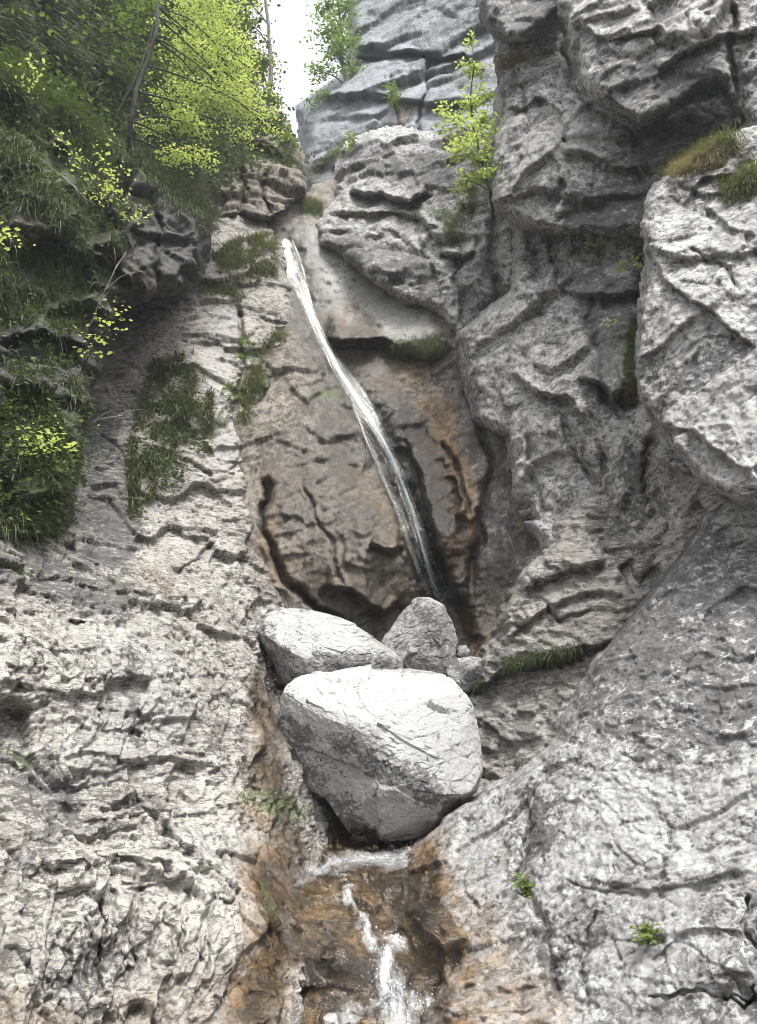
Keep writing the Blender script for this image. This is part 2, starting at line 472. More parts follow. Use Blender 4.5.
def layer(key, name, label, poly, ctrl, mat, step=1.6, curl=(16, .7), skirt=5, rag=4.0, feats=(), nz=None, paint=(), seed=1,
          bounds=(-520, -110, 1280, 1130)):
    nz = nz or {}
    pa = np.asarray(poly, float)
    x0, y0 = np.maximum(pa.min(0) - 12, bounds[:2]); x1, y1 = np.minimum(pa.max(0) + 12, bounds[2:])
    XS = np.concatenate([np.arange(x0, min(x1, -24), step * 4), np.arange(max(x0, -24), min(x1, 782), step), np.arange(max(x0, 782), max(x1, 782), step * 4)])
    YS = np.concatenate([np.arange(y0, min(y1, -16), step * 3), np.arange(max(y0, -16), y1, step)])
    gx, gy = np.meshgrid(XS, YS)
    d, _, _, _ = seg_dist(gx, gy, poly, True)
    sd = np.where(inside(gx, gy, poly), d, -d)
    z = np.zeros(gx.size)
    def n2(sc, s): return perlin(np.stack([gx.ravel() / sc, gy.ravel() / sc, z + s], 1), seed + 70).reshape(gx.shape)
    sd = sd + rag * (1.3 * n2(26., 1.5) + .8 * n2(9., 7.5))
    Y = tps(ctrl, gx, gy)
    cw, cd = curl
    t = np.clip((cw - sd) / cw, 0, 1)
    Y0 = Y
    Pb = at(gx, gy, Y + cd * .35 * t * t)
    Y = Y + cd * (1 - np.sqrt(1 - t * t)) + np.clip(-sd, 0, None) * .10
    fx = gx + 7 * n2(24., 3.1) + 3 * n2(8., 5.1)
    fy = gy + 7 * n2(24., 8.1) + 3 * n2(8., 2.1)
    for ft in feats:
        kind, pts = ft[0], ft[1]
        dd, arc, side, _ = seg_dist(fx, fy, pts)
        tap = sstep(0, .12, arc) * sstep(1, .88, arc)
        if kind == 'crack':            # width px, depth m (negative: ridge)
            Y = Y + ft[3] * np.exp(-(dd / (ft[2] if len(ft) > 4 else ft[2] * .62)) ** 2) * (tap if len(ft) < 5 else 1)
        else:                           # ledge: proud on the left of travel, recessed on the right
            hgt, l1, l2 = ft[2:5]
            sg = -side * dd
            w = sstep(-3.6, 3.6, sg)
            Y = Y + tap * hgt * (-w * np.exp(-np.abs(sg) / l1) + (1 - w) * .8 * np.exp(-np.abs(sg) / l2))
    P = at(gx, gy, Y)
    def normals(P):
        du = np.gradient(P, axis=1); dv = np.gradient(P, axis=0)
        n = np.cross(dv, du); n /= np.linalg.norm(n, axis=-1, keepdims=True) + 1e-12
        s = np.sign((n * (CAM - P)).sum(-1))[..., None]
        return n * np.where(s == 0, 1, s)
    keep = sd > -skirt
    kq = keep[:-1, :-1] & keep[1:, :-1] & keep[:-1, 1:] & keep[1:, 1:]
    use = np.zeros(gx.shape, bool)
    use[:-1, :-1] |= kq; use[1:, :-1] |= kq; use[:-1, 1:] |= kq; use[1:, 1:] |= kq
    N = normals(Pb)
    vd = CAM - Pb; vd /= np.linalg.norm(vd, axis=-1, keepdims=True)
    N = N + 1.8 * vd; N /= np.linalg.norm(N, axis=-1, keepdims=True)
    h = np.zeros(gx.shape)
    Pn = at(gx, gy, Y * .12 + (Y0 + cd * .35 * t * t) * .88)
    h[use], jt = rock_h(Pn[use], N[use], nz, seed)
    joint = np.zeros(gx.shape, f32); joint[use] = jt
    for ax in (0, 1):                   # soften the stair steps of the sampling
        hp = np.pad(h, [(1, 1) if a == ax else (0, 0) for a in (0, 1)], mode='edge')
        h = .13 * np.take(hp, range(0, h.shape[ax]), ax) + .74 * h + .13 * np.take(hp, range(2, h.shape[ax] + 2), ax)
    gr = nz.get('grain', .16) * nz.get('fine', .022)
    gf = nz.get('finef', 16) * 2.7
    h[use] += gr * fbm(Pn[use] * gf, seed + 33, 3, .7)
    P = P + N * h[..., None]
    N = normals(P)
    ids = -np.ones(gx.shape, np.int64); ids[use] = np.arange(use.sum())
    F = np.stack([ids[:-1, :-1][kq], ids[1:, :-1][kq], ids[1:, 1:][kq], ids[:-1, 1:][kq]], 1)
    pf = paint_field(gx, gy, paint, seed)
    o = mesh_obj(name, P[use], F, M[mat], attrs=dict({k: v[use] for k, v in pf.items()}, joint=joint[use]))
    tag(o, label, 'cliff', None, 'structure')
    LAY[key] = dict(P=P, N=N, xs=XS, ys=YS)
    return o


def on(key, x, y, lift=0.0):
    """point and normal of a rock mass under pixel-space coordinates"""
    L = LAY[key]
    i = np.clip(np.searchsorted(L['ys'], np.asarray(y, float)), 0, L['P'].shape[0] - 1)
    j = np.clip(np.searchsorted(L['xs'], np.asarray(x, float)), 0, L['P'].shape[1] - 1)
    return L['P'][i, j] + L['N'][i, j] * lift, L['N'][i, j]

# ---- bedding orientations
R_LEFT = rot('Y', 8) @ rot('X', -35)
R_RIGHT = rot('Y', -38) @ rot('X', 20)
R_BACK = rot('Y', 35) @ rot('X', -20)

# forested slope above the left side
layer('slope', 'hillside', 'dark wooded hillside above the left cliff',
      [(-520, -100), (222, -100), (240, 20), (262, 100), (300, 150), (310, 260), (200, 300), (-520, 300)],
      [(-500, 100, 7.5), (-500, -100, 10), (-100, -60, 13), (100, -60, 15), (240, -60, 19), (260, 100, 18), (300, 200, 17.5), (150, 100, 14.5), (0, 100, 11.5), (-100, 200, 9.5), (100, 260, 12.5)],
      'soil', step=3, curl=(20, 1.5), nz=dict(big=.8, facets=[(1.3, .3, .02)], fine=.05), seed=11)

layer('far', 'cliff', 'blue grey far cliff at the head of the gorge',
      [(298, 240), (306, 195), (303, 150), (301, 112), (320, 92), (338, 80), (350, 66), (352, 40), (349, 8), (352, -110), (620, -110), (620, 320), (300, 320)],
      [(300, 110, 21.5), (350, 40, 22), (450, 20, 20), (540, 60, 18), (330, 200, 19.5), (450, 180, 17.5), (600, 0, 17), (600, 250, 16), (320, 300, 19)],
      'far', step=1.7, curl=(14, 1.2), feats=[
          ('ledge', [(345, 49), (380, 50), (410, 52), (470, 58)], .5, 25, 8),
          ('crack', [(352, 60), (430, 54), (480, 62)], 3, .5),
          ('ledge', [(300, 106), (330, 98), (385, 96), (432, 108), (480, 100)], .35, 16, 9),
          ('crack', [(430, 50), (425, 90), (415, 130), (400, 160)], 3, .4),
          ('ledge', [(300, 165), (335, 150), (380, 135), (440, 140), (480, 160)], -.5, 18, 14),
          ('crack', [(390, 80), (400, 112), (395, 130)], 2.5, .3),
          ('ledge', [(335, 187), (380, 182), (430, 195), (470, 190)], .7, 26, 9),
      ], nz=dict(R=rot('Y', 4), an=(.9, .9, 2.0), big=.5, facets=[(2.2, .32, .06), (.7, .11, .02), (.26, .04, .01)], bed=(1.3, .12), tilt=1.0, rid=.06, fine=.09, finef=3.5),
      paint=[('dark', [(420, 60), (470, 75)], 26, .55), ('dark', [(360, 170), (450, 180)], 30, .45), ('ochre', [(405, 112), (405, 122)], 10, .7),
             ('dark', [(360, 20), (460, 20)], 45, .3), ('moss', [(318, 168), (350, 140), (385, 133)], 9, .75), ('moss', [(310, 190), (322, 175)], 8, .7)], seed=21)

layer('outcrop', 'rock_outcrop', 'blocky rock outcrop under the trees left of the gully',
      [(196, 226), (200, 185), (212, 150), (222, 112), (246, 100), (272, 108), (288, 128), (299, 150), (303, 182), (300, 202), (290, 214), (268, 222), (240, 218), (216, 224)],
      [(200, 180, 16), (290, 160, 17), (250, 110, 18), (250, 215, 14.9), (300, 200, 15.8), (220, 222, 14.8), (250, 165, 16.2)],
      'back', step=1.7, curl=(12, 1.3), feats=[
          ('ledge', [(215, 172), (240, 163), (270, 170), (300, 180)], -.6, 14, 12), ('crack', [(240, 165), (246, 190), (236, 215)], 3, .5),
          ('crack', [(268, 172), (262, 195), (272, 215)], 3, .4), ('ledge', [(222, 132), (250, 128), (290, 140)], .4, 12, 8), ('ledge', [(226, 152), (262, 146), (296, 160)], .35, 10, 7)],
      nz=dict(an=(1, 1, 1.7), facets=[(1.6, .45, .10), (.6, .16, .03), (.25, .05, .01)], bed=(1.2, .1), tilt=1.1, floor=.4, fine=.06, finef=5),
      paint=[('moss', [(250, 150), (275, 160), (295, 165)], 12, .7), ('moss', [(262, 118), (290, 140)], 12, .8), ('moss', [(205, 190), (212, 215)], 10, .7)], seed=31)

# wall carrying the waterfall
CHUTE = [(284, 238), (292, 268), (303, 300), (318, 332), (338, 368), (360, 405), (381, 442), (399, 478), (413, 516), (427, 560), (444, 604), (462, 640)]
layer('wall', 'rock_wall', 'wet back wall of the gorge carrying the waterfall',
      [(180, 215), (262, 210), (290, 206), (315, 190), (345, 178), (570, 170), (575, 870), (200, 870)],
      [(285, 235, 15.6), (340, 300, 14.5), (420, 340, 13.4), (400, 250, 14.9), (330, 190, 17), (450, 180, 15), (470, 290, 12.8), (310, 400, 12.4),
       (400, 470, 12.2), (440, 600, 11.6), (340, 590, 10.7), (300, 530, 10.9), (262, 470, 11.4), (250, 350, 13.2), (225, 270, 14.8), (350, 480, 11.3), (390, 560, 10.9),
       (480, 450, 11.7), (500, 560, 11.2), (470, 640, 11.2), (380, 660, 11.2), (380, 760, 10.2), (380, 850, 9.6), (190, 200, 16), (570, 180, 13.5), (570, 680, 10.4), (200, 700, 10.4)],
      'back', step=1.6, curl=(8, .8), feats=[
          ('crack', CHUTE, 14, .32, 1), ('crack', [(399, 478), (413, 516), (427, 560), (444, 604)], 22, .30),
          ('ledge', [(325, 340), (352, 343), (385, 342), (425, 352), (450, 340)], .55, 22, 14),
          ('ledge', [(405, 440), (418, 470), (428, 510), (440, 560), (452, 610)], .35, 22, 10),
          ('ledge', [(444, 604), (420, 545), (402, 490), (385, 455)], .30, 30, 8),
          ('crack', [(268, 470), (262, 530), (285, 580), (320, 610), (350, 625)], 5, .5),
          ('crack', [(352, 300), (378, 330), (395, 365)], 5, .15), ('crack', [(300, 480), (330, 540), (345, 600)], 3, .12),
          ('ledge', [(372, 545), (390, 552), (402, 548)], .4, 10, 8), ('ledge', [(320, 585), (350, 592), (385, 612), (402, 600)], .35, 16, 9),
          ('crack', [(465, 340), (472, 400), (490, 460), (480, 530), (470, 600)], 6, .4), ('crack', [(445, 440), (462, 480), (470, 520)], 4, .25),
          ('ledge', [(452, 470), (462, 500), (455, 520)], .3, 14, 8)],
      nz=dict(R=R_BACK, an=(1, 1, 1.8), big=.35, facets=[(1.5, .12, .01), (.55, .06, .01), (.2, .03, .008)], bed=(1.6, .02), tilt=.9, floor=.4, lip=.6, rid=.05, fine=.06, finef=6),
      paint=[('ochre', [(432, 405), (448, 460), (460, 510), (458, 560)], 26, 1.0), ('ochre', [(380, 385), (410, 375)], 16, .75), ('ochre', [(350, 300), (372, 340), (392, 385)], 9, .6),
             ('ochre', [(352, 475), (380, 500), (398, 540)], 22, .55), ('ochre', [(268, 470), (268, 540), (285, 590)], 14, .55), ('ochre', [(270, 490), (300, 470)], 22, .35),
             ('ochre', [(300, 560), (350, 590), (395, 600)], 40, .25), ('ochre', [(345, 310), (350, 325)], 10, .4), ('ochre', [(468, 600), (476, 650)], 12, .8),
             ('wet', CHUTE, 40, 1), ('wet', [(310, 480), (350, 540), (350, 610)], 75, .8), ('wet', [(322, 390), (335, 440), (350, 480)], 30, .9), ('wet', [(360, 330), (420, 450), (455, 620)], 24, .8),
             ('pale', [(315, 245), (345, 285), (380, 312), (415, 328)], 34, .85), ('pale', [(360, 262), (400, 305)], 14, .55), ('pale', [(378, 372), (398, 382)], 9, .5), ('pale', [(300, 265), (325, 300)], 12, .5),  # pale slab beside the fall: wet sheen painted into the rock colour
             ('dark', [(385, 430), (402, 470), (424, 530), (444, 620)], 30, 1.3), ('dark', [(398, 435), (420, 475), (436, 530), (452, 625)], 34, 1.5), ('wet', [(398, 435), (420, 475), (436, 530), (452, 625)], 50, 1.4), ('dark', [(465, 300), (480, 420), (500, 560)], 42, .5), ('dark', [(325, 600), (400, 620)], 25, .4),
             ('moss', [(318, 392), (335, 398)], 9, .8), ('moss', [(385, 345), (430, 350)], 12, .85), ('moss', [(300, 205), (318, 212)], 10, .8)], seed=41)

layer('block', 'rock_buttress', 'grey rock buttress overhanging the waterfall slab',
      [(316, 226), (322, 208), (335, 196), (340, 165), (352, 142), (400, 128), (440, 140), (470, 130), (520, 150), (520, 470), (490, 420), (470, 365), (452, 335), (436, 314), (410, 306), (392, 297), (372, 282), (352, 264), (332, 252), (318, 246)],
      [(320, 235, 15.2), (345, 180, 16.8), (400, 140, 16), (460, 150, 14.6), (400, 290, 13.2), (440, 310, 12.7), (400, 230, 14.3), (350, 250, 14.5), (480, 250, 12.6), (500, 400, 11.3), (470, 350, 11.9), (520, 200, 12.6), (520, 460, 11)],
      'right', step=1.6, curl=(12, 1.0), feats=[
          ('ledge', [(330, 212), (362, 215), (400, 214), (440, 228)], .4, 16, 8), ('ledge', [(345, 192), (380, 194), (412, 205), (430, 192)], .7, 16, 10),
          ('crack', [(325, 232), (360, 240), (392, 236), (420, 252)], 4, 0.163), ('crack', [(412, 200), (418, 240), (432, 270), (440, 305)], 4, 0.195),
          ('crack', [(462, 240), (456, 280), (462, 310), (468, 350)], 5, 0.325), ('crack', [(498, 200), (494, 250), (500, 300), (504, 350), (500, 400)], 9, 0.585),
          ('crack', [(482, 230), (478, 290), (486, 350), (490, 400)], 7, -0.227), ('crack', [(470, 180), (478, 240), (468, 260)], 6, 0.260),
          ('ledge', [(440, 250), (462, 258), (478, 252)], .5, 12, 8)],
      nz=dict(R=R_RIGHT, an=(1, 1, 2.0), big=.4, facets=[(1.4, .26, .05), (.5, .075, .015), (.2, .042, .012), (.09, .018, .007)], bed=(1.7, .06), tilt=1.1, floor=.4, lip=.6, rid=.03, fine=.07, finef=5.5),
      paint=[('dark', [(340, 240), (420, 280)], 30, .45), ('dark', [(470, 270), (500, 350)], 32, .65), ('dark', [(360, 160), (440, 170)], 26, .5), ('moss', [(438, 215), (452, 240)], 14, .8), ('moss', [(505, 330), (506, 290)], 7, .8),
             ('moss', [(340, 195), (360, 212)], 6, .5), ('pale', [(425, 215), (440, 225)], 8, .4)], seed=51)

# packets of thin broken beds on the left slab
_r = random.Random(5)
CHIPS = []
for _k in range(16):
    _x, _y, _l, _a = _r.uniform(50, 140), 752 + _k * 8.5 + _r.uniform(-4, 4), _r.uniform(50, 115), _r.uniform(-.22, .12)
    CHIPS.append(('ledge', [(_x + _l * q / 4, _y + _a * _l * q / 4 + _r.uniform(-5, 5)) for q in range(5)], _r.uniform(.04, .085), _r.uniform(7, 13), 4))
for _k in range(12):
    _x, _y, _l = 70 + _k * 13 + _r.uniform(-5, 5), _r.uniform(872, 930), _r.uniform(40, 95)
    CHIPS.append(('crack', [(_x + _r.uniform(-5, 5) - q * 4, _y + _l * q / 3) for q in range(4)], 4.2, _r.uniform(.05, .10)))
for _k in range(13):
    _x, _y, _l = _r.uniform(-20, 150), 566 + _k * 14 + _r.uniform(-6, 6), _r.uniform(60, 130)
    CHIPS.append(('ledge', [(_x + _l * q / 4, _y + .16 * _l * q / 4 + _r.uniform(-5, 5)) for q in range(5)], _r.uniform(.03, .065), _r.uniform(8, 14), 4))
for _k in range(8):
    _x, _y, _l = 120 + _k * 16 + _r.uniform(-8, 8), _r.uniform(560, 600), _r.uniform(60, 120)
    CHIPS.append(('crack', [(_x + _l * .45 * q / 3 + _r.uniform(-4, 4), _y + _l * q / 3) for q in range(4)], 3.6, _r.uniform(.05, .10)))

# left slab, from the gully down to the stream
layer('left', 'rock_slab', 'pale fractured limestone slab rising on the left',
      [(-520, 440), (-60, 440), (-10, 400), (20, 330), (70, 270), (140, 250), (190, 235), (212, 205), (240, 210), (275, 226), (284, 255), (297, 300), (310, 332), (285, 365), (262, 412), (246, 455),
       (258, 540), (276, 575), (300, 602), (296, 640), (300, 690), (330, 740), (370, 820), (380, 900), (360, 1000), (350, 1130), (-520, 1130)],
      [(20, 350, 12.3), (-10, 440, 9.6), (-500, 460, 3.6), (-500, 780, 2.6), (-500, 1120, 1.9), (250, 230, 15), (200, 290, 13.6), (120, 330, 12.2), (295, 300, 14.3), (255, 415, 12.2), (246, 455, 11.6), (286, 600, 10.9), (100, 540, 8.8), (200, 560, 9.7), (110, 440, 10.4),
       (0, 545, 6.6), (-110, 500, 5.6), (-110, 760, 3.9), (-110, 1100, 2.6), (0, 1020, 3.3), (0, 780, 4.6), (130, 780, 5.6), (245, 700, 8.2), (200, 640, 7.8), (140, 1020, 3.9), (235, 1000, 4.5), (278, 900, 5.8),
       (290, 958, 5.25), (292, 1010, 4.75), (170, 900, 4.6), (275, 790, 7.2), (250, 840, 6.3), (320, 820, 8.6), (350, 900, 8.6), (330, 1000, 6.5), (300, 690, 10.4), (270, 650, 10.0), (80, 640, 6.3), (230, 760, 6.7)],
      'left', step=1.2, curl=(12, 1.0), feats=[
          ('ledge', [(-20, 692), (40, 693), (85, 699), (92, 688)], 0.067, 20, 8),
          ('ledge', [(-20, 570), (60, 580), (140, 600), (180, 590)], 0.042, 18, 8),
          ('crack', [(66, 622), (78, 625), (86, 623)], 4, .25),
          ('ledge', [(60, 770), (110, 772), (160, 756)], 0.067, 16, 9), ('ledge', [(70, 800), (110, 806), (150, 795), (180, 800)], 0.059, 12, 7),
          ('ledge', [(40, 868), (90, 872), (120, 855), (180, 868)], 0.059, 18, 9), ('ledge', [(120, 828), (160, 825), (190, 832)], 0.042, 12, 6),
          ('ledge', [(30, 1000), (60, 930), (50, 870)], 0.042, 12, 8), ('crack', [(105, 890), (100, 940), (95, 1000)], 3, .12), ('crack', [(140, 880), (132, 930), (140, 970)], 3, .10),
          ('crack', [(165, 905), (170, 950), (160, 990)], 3, .10), ('crack', [(200, 900), (225, 915), (240, 890)], 3, .10),
          ('ledge', [(135, 730), (138, 670), (150, 640)], 0.021, 30, 8), ('ledge', [(175, 720), (182, 680), (175, 650)], 0.025, 14, 8),
          ('crack', [(238, 300), (244, 360), (236, 410), (244, 450)], 4, .4), ('ledge', [(205, 290), (240, 280), (262, 262)], 0.147, 14, 10), ('ledge', [(192, 300), (215, 283), (240, 292)], 0.147, 10, 10),
          ('ledge', [(210, 560), (240, 580), (280, 600)], 0.063, 18, 8), ('ledge', [(150, 560), (190, 575), (215, 610)], 0.050, 16, 8), ('crack', [(175, 575), (200, 560), (215, 540)], 3, .2),
          ('ledge', [(160, 392), (200, 440), (230, 400)], 0.126, 14, 10), ('ledge', [(60, 540), (110, 580), (130, 610)], 0.063, 20, 9),
          ('ledge', [(298, 330), (270, 350), (255, 395)], 0.126, 12, 8),
          ('crack', [(262, 650), (255, 700), (248, 760), (262, 800)], 8, .2)] + CHIPS,
      nz=dict(R=R_LEFT, an=(.48, 1.0, 2.7), big=.22, facets=[(1.0, .10, .05), (.40, .048, .018), (.17, .036, .018), (.08, .022, .011)], bed=(3.2, .022), rid=.03, fine=.018, finef=14, tilt=1.25, floor=.3, lip=.8),
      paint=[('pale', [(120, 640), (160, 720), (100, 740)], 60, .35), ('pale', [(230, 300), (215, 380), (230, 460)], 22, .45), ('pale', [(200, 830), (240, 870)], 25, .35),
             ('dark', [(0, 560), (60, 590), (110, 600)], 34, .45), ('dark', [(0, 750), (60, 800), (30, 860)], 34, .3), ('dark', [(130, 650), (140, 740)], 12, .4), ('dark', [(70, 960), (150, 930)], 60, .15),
             ('dark', [(300, 340), (262, 400), (255, 440)], 16, .6), ('dark', [(85, 430), (95, 480), (110, 540)], 45, .75), ('dark', [(120, 310), (180, 280)], 40, .5),  # dark at the hollow: soil stain plus shade painted in
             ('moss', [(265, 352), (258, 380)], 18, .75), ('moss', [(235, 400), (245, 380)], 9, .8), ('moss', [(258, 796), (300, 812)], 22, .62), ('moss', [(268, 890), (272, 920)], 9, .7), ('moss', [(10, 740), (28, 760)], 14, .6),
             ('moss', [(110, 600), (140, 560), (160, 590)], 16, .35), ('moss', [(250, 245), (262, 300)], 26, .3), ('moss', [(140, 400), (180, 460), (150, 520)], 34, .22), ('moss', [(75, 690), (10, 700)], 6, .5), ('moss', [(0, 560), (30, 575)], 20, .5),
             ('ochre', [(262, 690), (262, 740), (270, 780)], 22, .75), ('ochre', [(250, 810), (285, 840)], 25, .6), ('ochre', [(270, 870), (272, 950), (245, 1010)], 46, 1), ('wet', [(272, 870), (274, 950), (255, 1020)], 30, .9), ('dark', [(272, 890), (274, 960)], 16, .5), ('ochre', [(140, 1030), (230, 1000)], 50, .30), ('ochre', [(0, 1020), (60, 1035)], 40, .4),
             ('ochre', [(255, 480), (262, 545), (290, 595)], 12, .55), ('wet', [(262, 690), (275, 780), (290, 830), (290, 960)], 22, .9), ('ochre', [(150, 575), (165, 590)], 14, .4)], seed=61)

layer('leftcliff', 'cliff', 'overgrown dark cliff on the left with hanging grass',
      [(-520, -60), (-120, 30), (-20, 62), (30, 84), (66, 112), (100, 146), (128, 152), (152, 160), (184, 192), (204, 218), (207, 262), (190, 292), (150, 296), (122, 306), (108, 330), (98, 372), (86, 425), (72, 470), (62, 540), (0, 552), (-120, 560), (-520, 580)],
      [(-500, 0, 5.5), (-500, 300, 4.4), (-500, 560, 3.4), (0, 100, 8.6), (60, 200, 8.5), (0, 300, 7.6), (0, 450, 6.7), (60, 420, 7.5), (92, 380, 8.3), (130, 165, 10.6), (195, 220, 11.4), (150, 260, 10.2), (105, 300, 9.2), (60, 530, 7.3), (0, 545, 6.4), (-110, 300, 6.3), (-110, 0, 8), (-110, 540, 5.4), (40, 20, 10)],
      'mossy', step=1.7, curl=(22, 1.4), feats=[  # mossy rock with the cliff's shade in its colour
          ('ledge', [(60, 250), (100, 258), (130, 290)], .4, 20, 12), ('crack', [(128, 160), (122, 220), (110, 290)], 9, .7), ('ledge', [(-10, 340), (40, 330), (100, 345)], .4, 24, 12), ('crack', [(150, 180), (160, 230), (150, 290)], 6, .4),
          ('ledge', [(-10, 250), (40, 240), (80, 215)], .4, 20, 12)],
      nz=dict(R=R_LEFT, an=(1, 1, 2.0), big=.5, facets=[(1.2, .30, .06), (.45, .13, .03), (.17, .06, .015), (.09, .025, .006)], bed=(2.2, .07), tilt=1.2, floor=.5, lip=.6, fine=.09, finef=7),
      paint=[('dark', [(20, 300), (60, 360)], 90, .4), ('dark', [(150, 210), (190, 260)], 60, .75), ('moss', [(0, 100), (80, 200), (60, 300)], 70, .6), ('moss', [(40, 420), (40, 520)], 50, .7), ('moss', [(140, 165), (185, 200)], 18, .8)], seed=71)

# right side
layer('column', 'cliff', 'grey pitted cliff column on the right below the overhang',
      [(455, 330), (500, 300), (512, 290), (512, 214), (530, 205), (700, 205), (760, 300), (760, 600), (600, 640), (556, 580), (545, 545), (522, 500), (512, 470), (503, 440), (470, 420)],
      [(515, 240, 10.9), (515, 400, 10.5), (570, 330, 10.0), (630, 230, 10.0), (640, 380, 8.5), (560, 450, 9.8), (620, 520, 9.1), (540, 550, 9.9), (700, 500, 7.6), (470, 400, 11.4), (760, 300, 7.6)],
      'right', step=1.6, curl=(14, 1.0), feats=[
          ('ledge', [(555, 292), (600, 298), (648, 292)], .28, 18, 8), ('ledge', [(575, 375), (602, 385), (612, 400), (640, 375)], .4, 18, 10), ('crack', [(600, 285), (590, 330), (600, 390), (625, 430)], 6, 0.163),
          ('crack', [(530, 232), (540, 262), (548, 240)], 12, 0.520, 1), ('ledge', [(548, 235), (552, 262), (560, 300)], -.25, 14, 10), ('crack', [(645, 260), (640, 330), (630, 400)], 9, 0.390, 1),
          ('crack', [(560, 400), (575, 460), (610, 500), (640, 560)], 6, 0.195), ('ledge', [(512, 370), (535, 395), (565, 400), (590, 420)], .3, 16, 9), ('crack', [(530, 430), (532, 480), (545, 520)], 5, 0.195), ('crack', [(600, 440), (604, 480), (622, 520)], 5, 0.227),
          ('crack', [(655, 430), (650, 480), (665, 540)], 10, 0.325), ('ledge', [(650, 455), (700, 480), (757, 520)], .5, 20, 12), ('crack', [(690, 470), (700, 510)], 6, 0.260)],
      nz=dict(R=R_RIGHT, an=(1, 1, 1.6), big=.3, facets=[(1.2, .20, .03), (.42, .06, .012), (.17, .034, .010), (.08, .015, .006)], bed=(1.8, .02), rid=.03, fine=.08, finef=5.5, pit=.045, tilt=1.1, floor=.4, lip=.25),
      paint=[('dark', [(600, 300), (625, 360), (612, 385)], 34, .85), ('dark', [(560, 280), (640, 285)], 10, .5), ('dark', [(640, 470), (660, 540)], 22, .6), ('moss', [(632, 340), (628, 400)], 10, .8), ('moss', [(690, 470), (702, 485)], 8, .6), ('moss', [(640, 520), (650, 545)], 10, .5)], seed=81)

layer('rib', 'rock_rib', 'pale rock rib sloping down beside the boulders',
      [(462, 692), (478, 660), (498, 640), (506, 600), (520, 570), (546, 548), (552, 520), (575, 498), (610, 470), (650, 440), (700, 430), (760, 500), (760, 820), (430, 860), (440, 760)],
      [(512, 600, 9.7), (560, 560, 9.2), (640, 500, 8.8), (480, 690, 9.5), (500, 760, 8.9), (560, 690, 8.4), (650, 600, 8.1), (700, 480, 7.4), (760, 510, 6.4), (460, 820, 8.7), (600, 740, 7.6), (740, 760, 7)],
      'left', step=1.5, curl=(12, .9), feats=[
          ('ledge', [(466, 694), (500, 672), (540, 664), (580, 652), (630, 640)], .30, 22, 16), ('crack', [(520, 668), (550, 662), (582, 656)], 5, .25), ('ledge', [(520, 590), (570, 570), (610, 560)], .2, 16, 10), ('ledge', [(505, 640), (540, 610), (600, 590), (630, 600)], .18, 16, 8),
          ('crack', [(620, 560), (640, 590), (660, 570)], 9, .5), ('crack', [(545, 600), (560, 620), (600, 612)], 4, .2)],
      nz=dict(R=R_RIGHT, an=(1, 1, 2.4), big=.3, facets=[(1.0, .14, .03), (.36, .06, .02), (.13, .03, .01)], bed=(2.6, .045), tilt=1.2, floor=.45, lip=.6, rid=.05, fine=.07, finef=8, pit=.03),
      paint=[('dark', [(600, 520), (650, 580)], 26, .5), ('dark', [(500, 660), (580, 650)], 16, .55), ('moss', [(510, 665), (545, 660), (585, 650)], 13, .85), ('moss', [(466, 690), (476, 680)], 10, .8), ('pale', [(490, 720), (560, 740)], 50, .3), ('pale', [(520, 560), (570, 610)], 22, .4), ('dark', [(530, 590), (560, 570)], 14, .4), ('dark', [(470, 690), (480, 668)], 16, .5)], seed=91)

layer('face', 'cliff', 'grey rough cliff face above the cavity on the right',
      [(484, -110), (490, 10), (500, 60), (497, 120), (490, 150), (484, 185), (490, 206), (508, 216), (530, 228), (552, 233), (580, 236), (612, 238), (645, 236), (700, 250), (760, 250), (760, -110)],
      [(500, 100, 10.8), (490, 180, 10.7), (560, 150, 9.7), (620, 200, 9.2), (570, 228, 9.5), (620, 60, 9.8), (700, 180, 8.8), (520, 10, 11.6), (750, 0, 9)],
      'right', step=1.6, curl=(12, .9), feats=[
          ('ledge', [(490, 205), (540, 190), (580, 200), (650, 190)], .15, 16, 10), ('crack', [(560, 40), (575, 90), (600, 120), (650, 150)], 7, 0.227), ('crack', [(520, 80), (530, 130), (520, 180)], 4, 0.130), ('ledge', [(560, 150), (600, 160), (650, 175)], .2, 18, 8),
          ('ledge', [(500, 110), (540, 100), (570, 120)], .15, 14, 8)],
      nz=dict(R=R_RIGHT, an=(1, 1, 1.4), big=.25, facets=[(1.1, .22, .03), (.4, .06, .012), (.17, .034, .010), (.08, .015, .006)], bed=(2, .025), rid=.03, fine=.075, finef=5.5, pit=.05, tilt=1.1, floor=.4, lip=.3),
      paint=[('dark', [(580, 225), (650, 190)], 30, .85), ('dark', [(650, 100), (660, 180)], 36, .7), ('pale', [(530, 150), (600, 130)], 40, .3), ('dark', [(500, 70), (530, 110)], 30, .35), ('ochre', [(520, 55), (530, 62)], 8, .5), ('ochre', [(610, 115), (612, 122)], 6, .6), ('moss', [(495, 160), (490, 190)], 8, .6), ('dark', [(560, 190), (600, 195)], 16, .5)], seed=101)

layer('brow', 'rock_overhang', 'dark overhanging rock lip at the top of the right cliff',
      [(474, -110), (478, 0), (486, 20), (503, 44), (528, 42), (550, 26), (568, 4), (566, -110)],
      [(480, 0, 10.8), (505, 40, 10), (550, 20, 9.8), (520, -60, 11)], 'right', step=1.7, curl=(13, 1.4),
      nz=dict(an=(1, 1, 1.8), big=.3, facets=[(1.1, .2, .04), (.4, .09, .02), (.15, .03, .01)]), paint=[('dark', [(500, 20), (550, 20)], 40, .6)], seed=111)

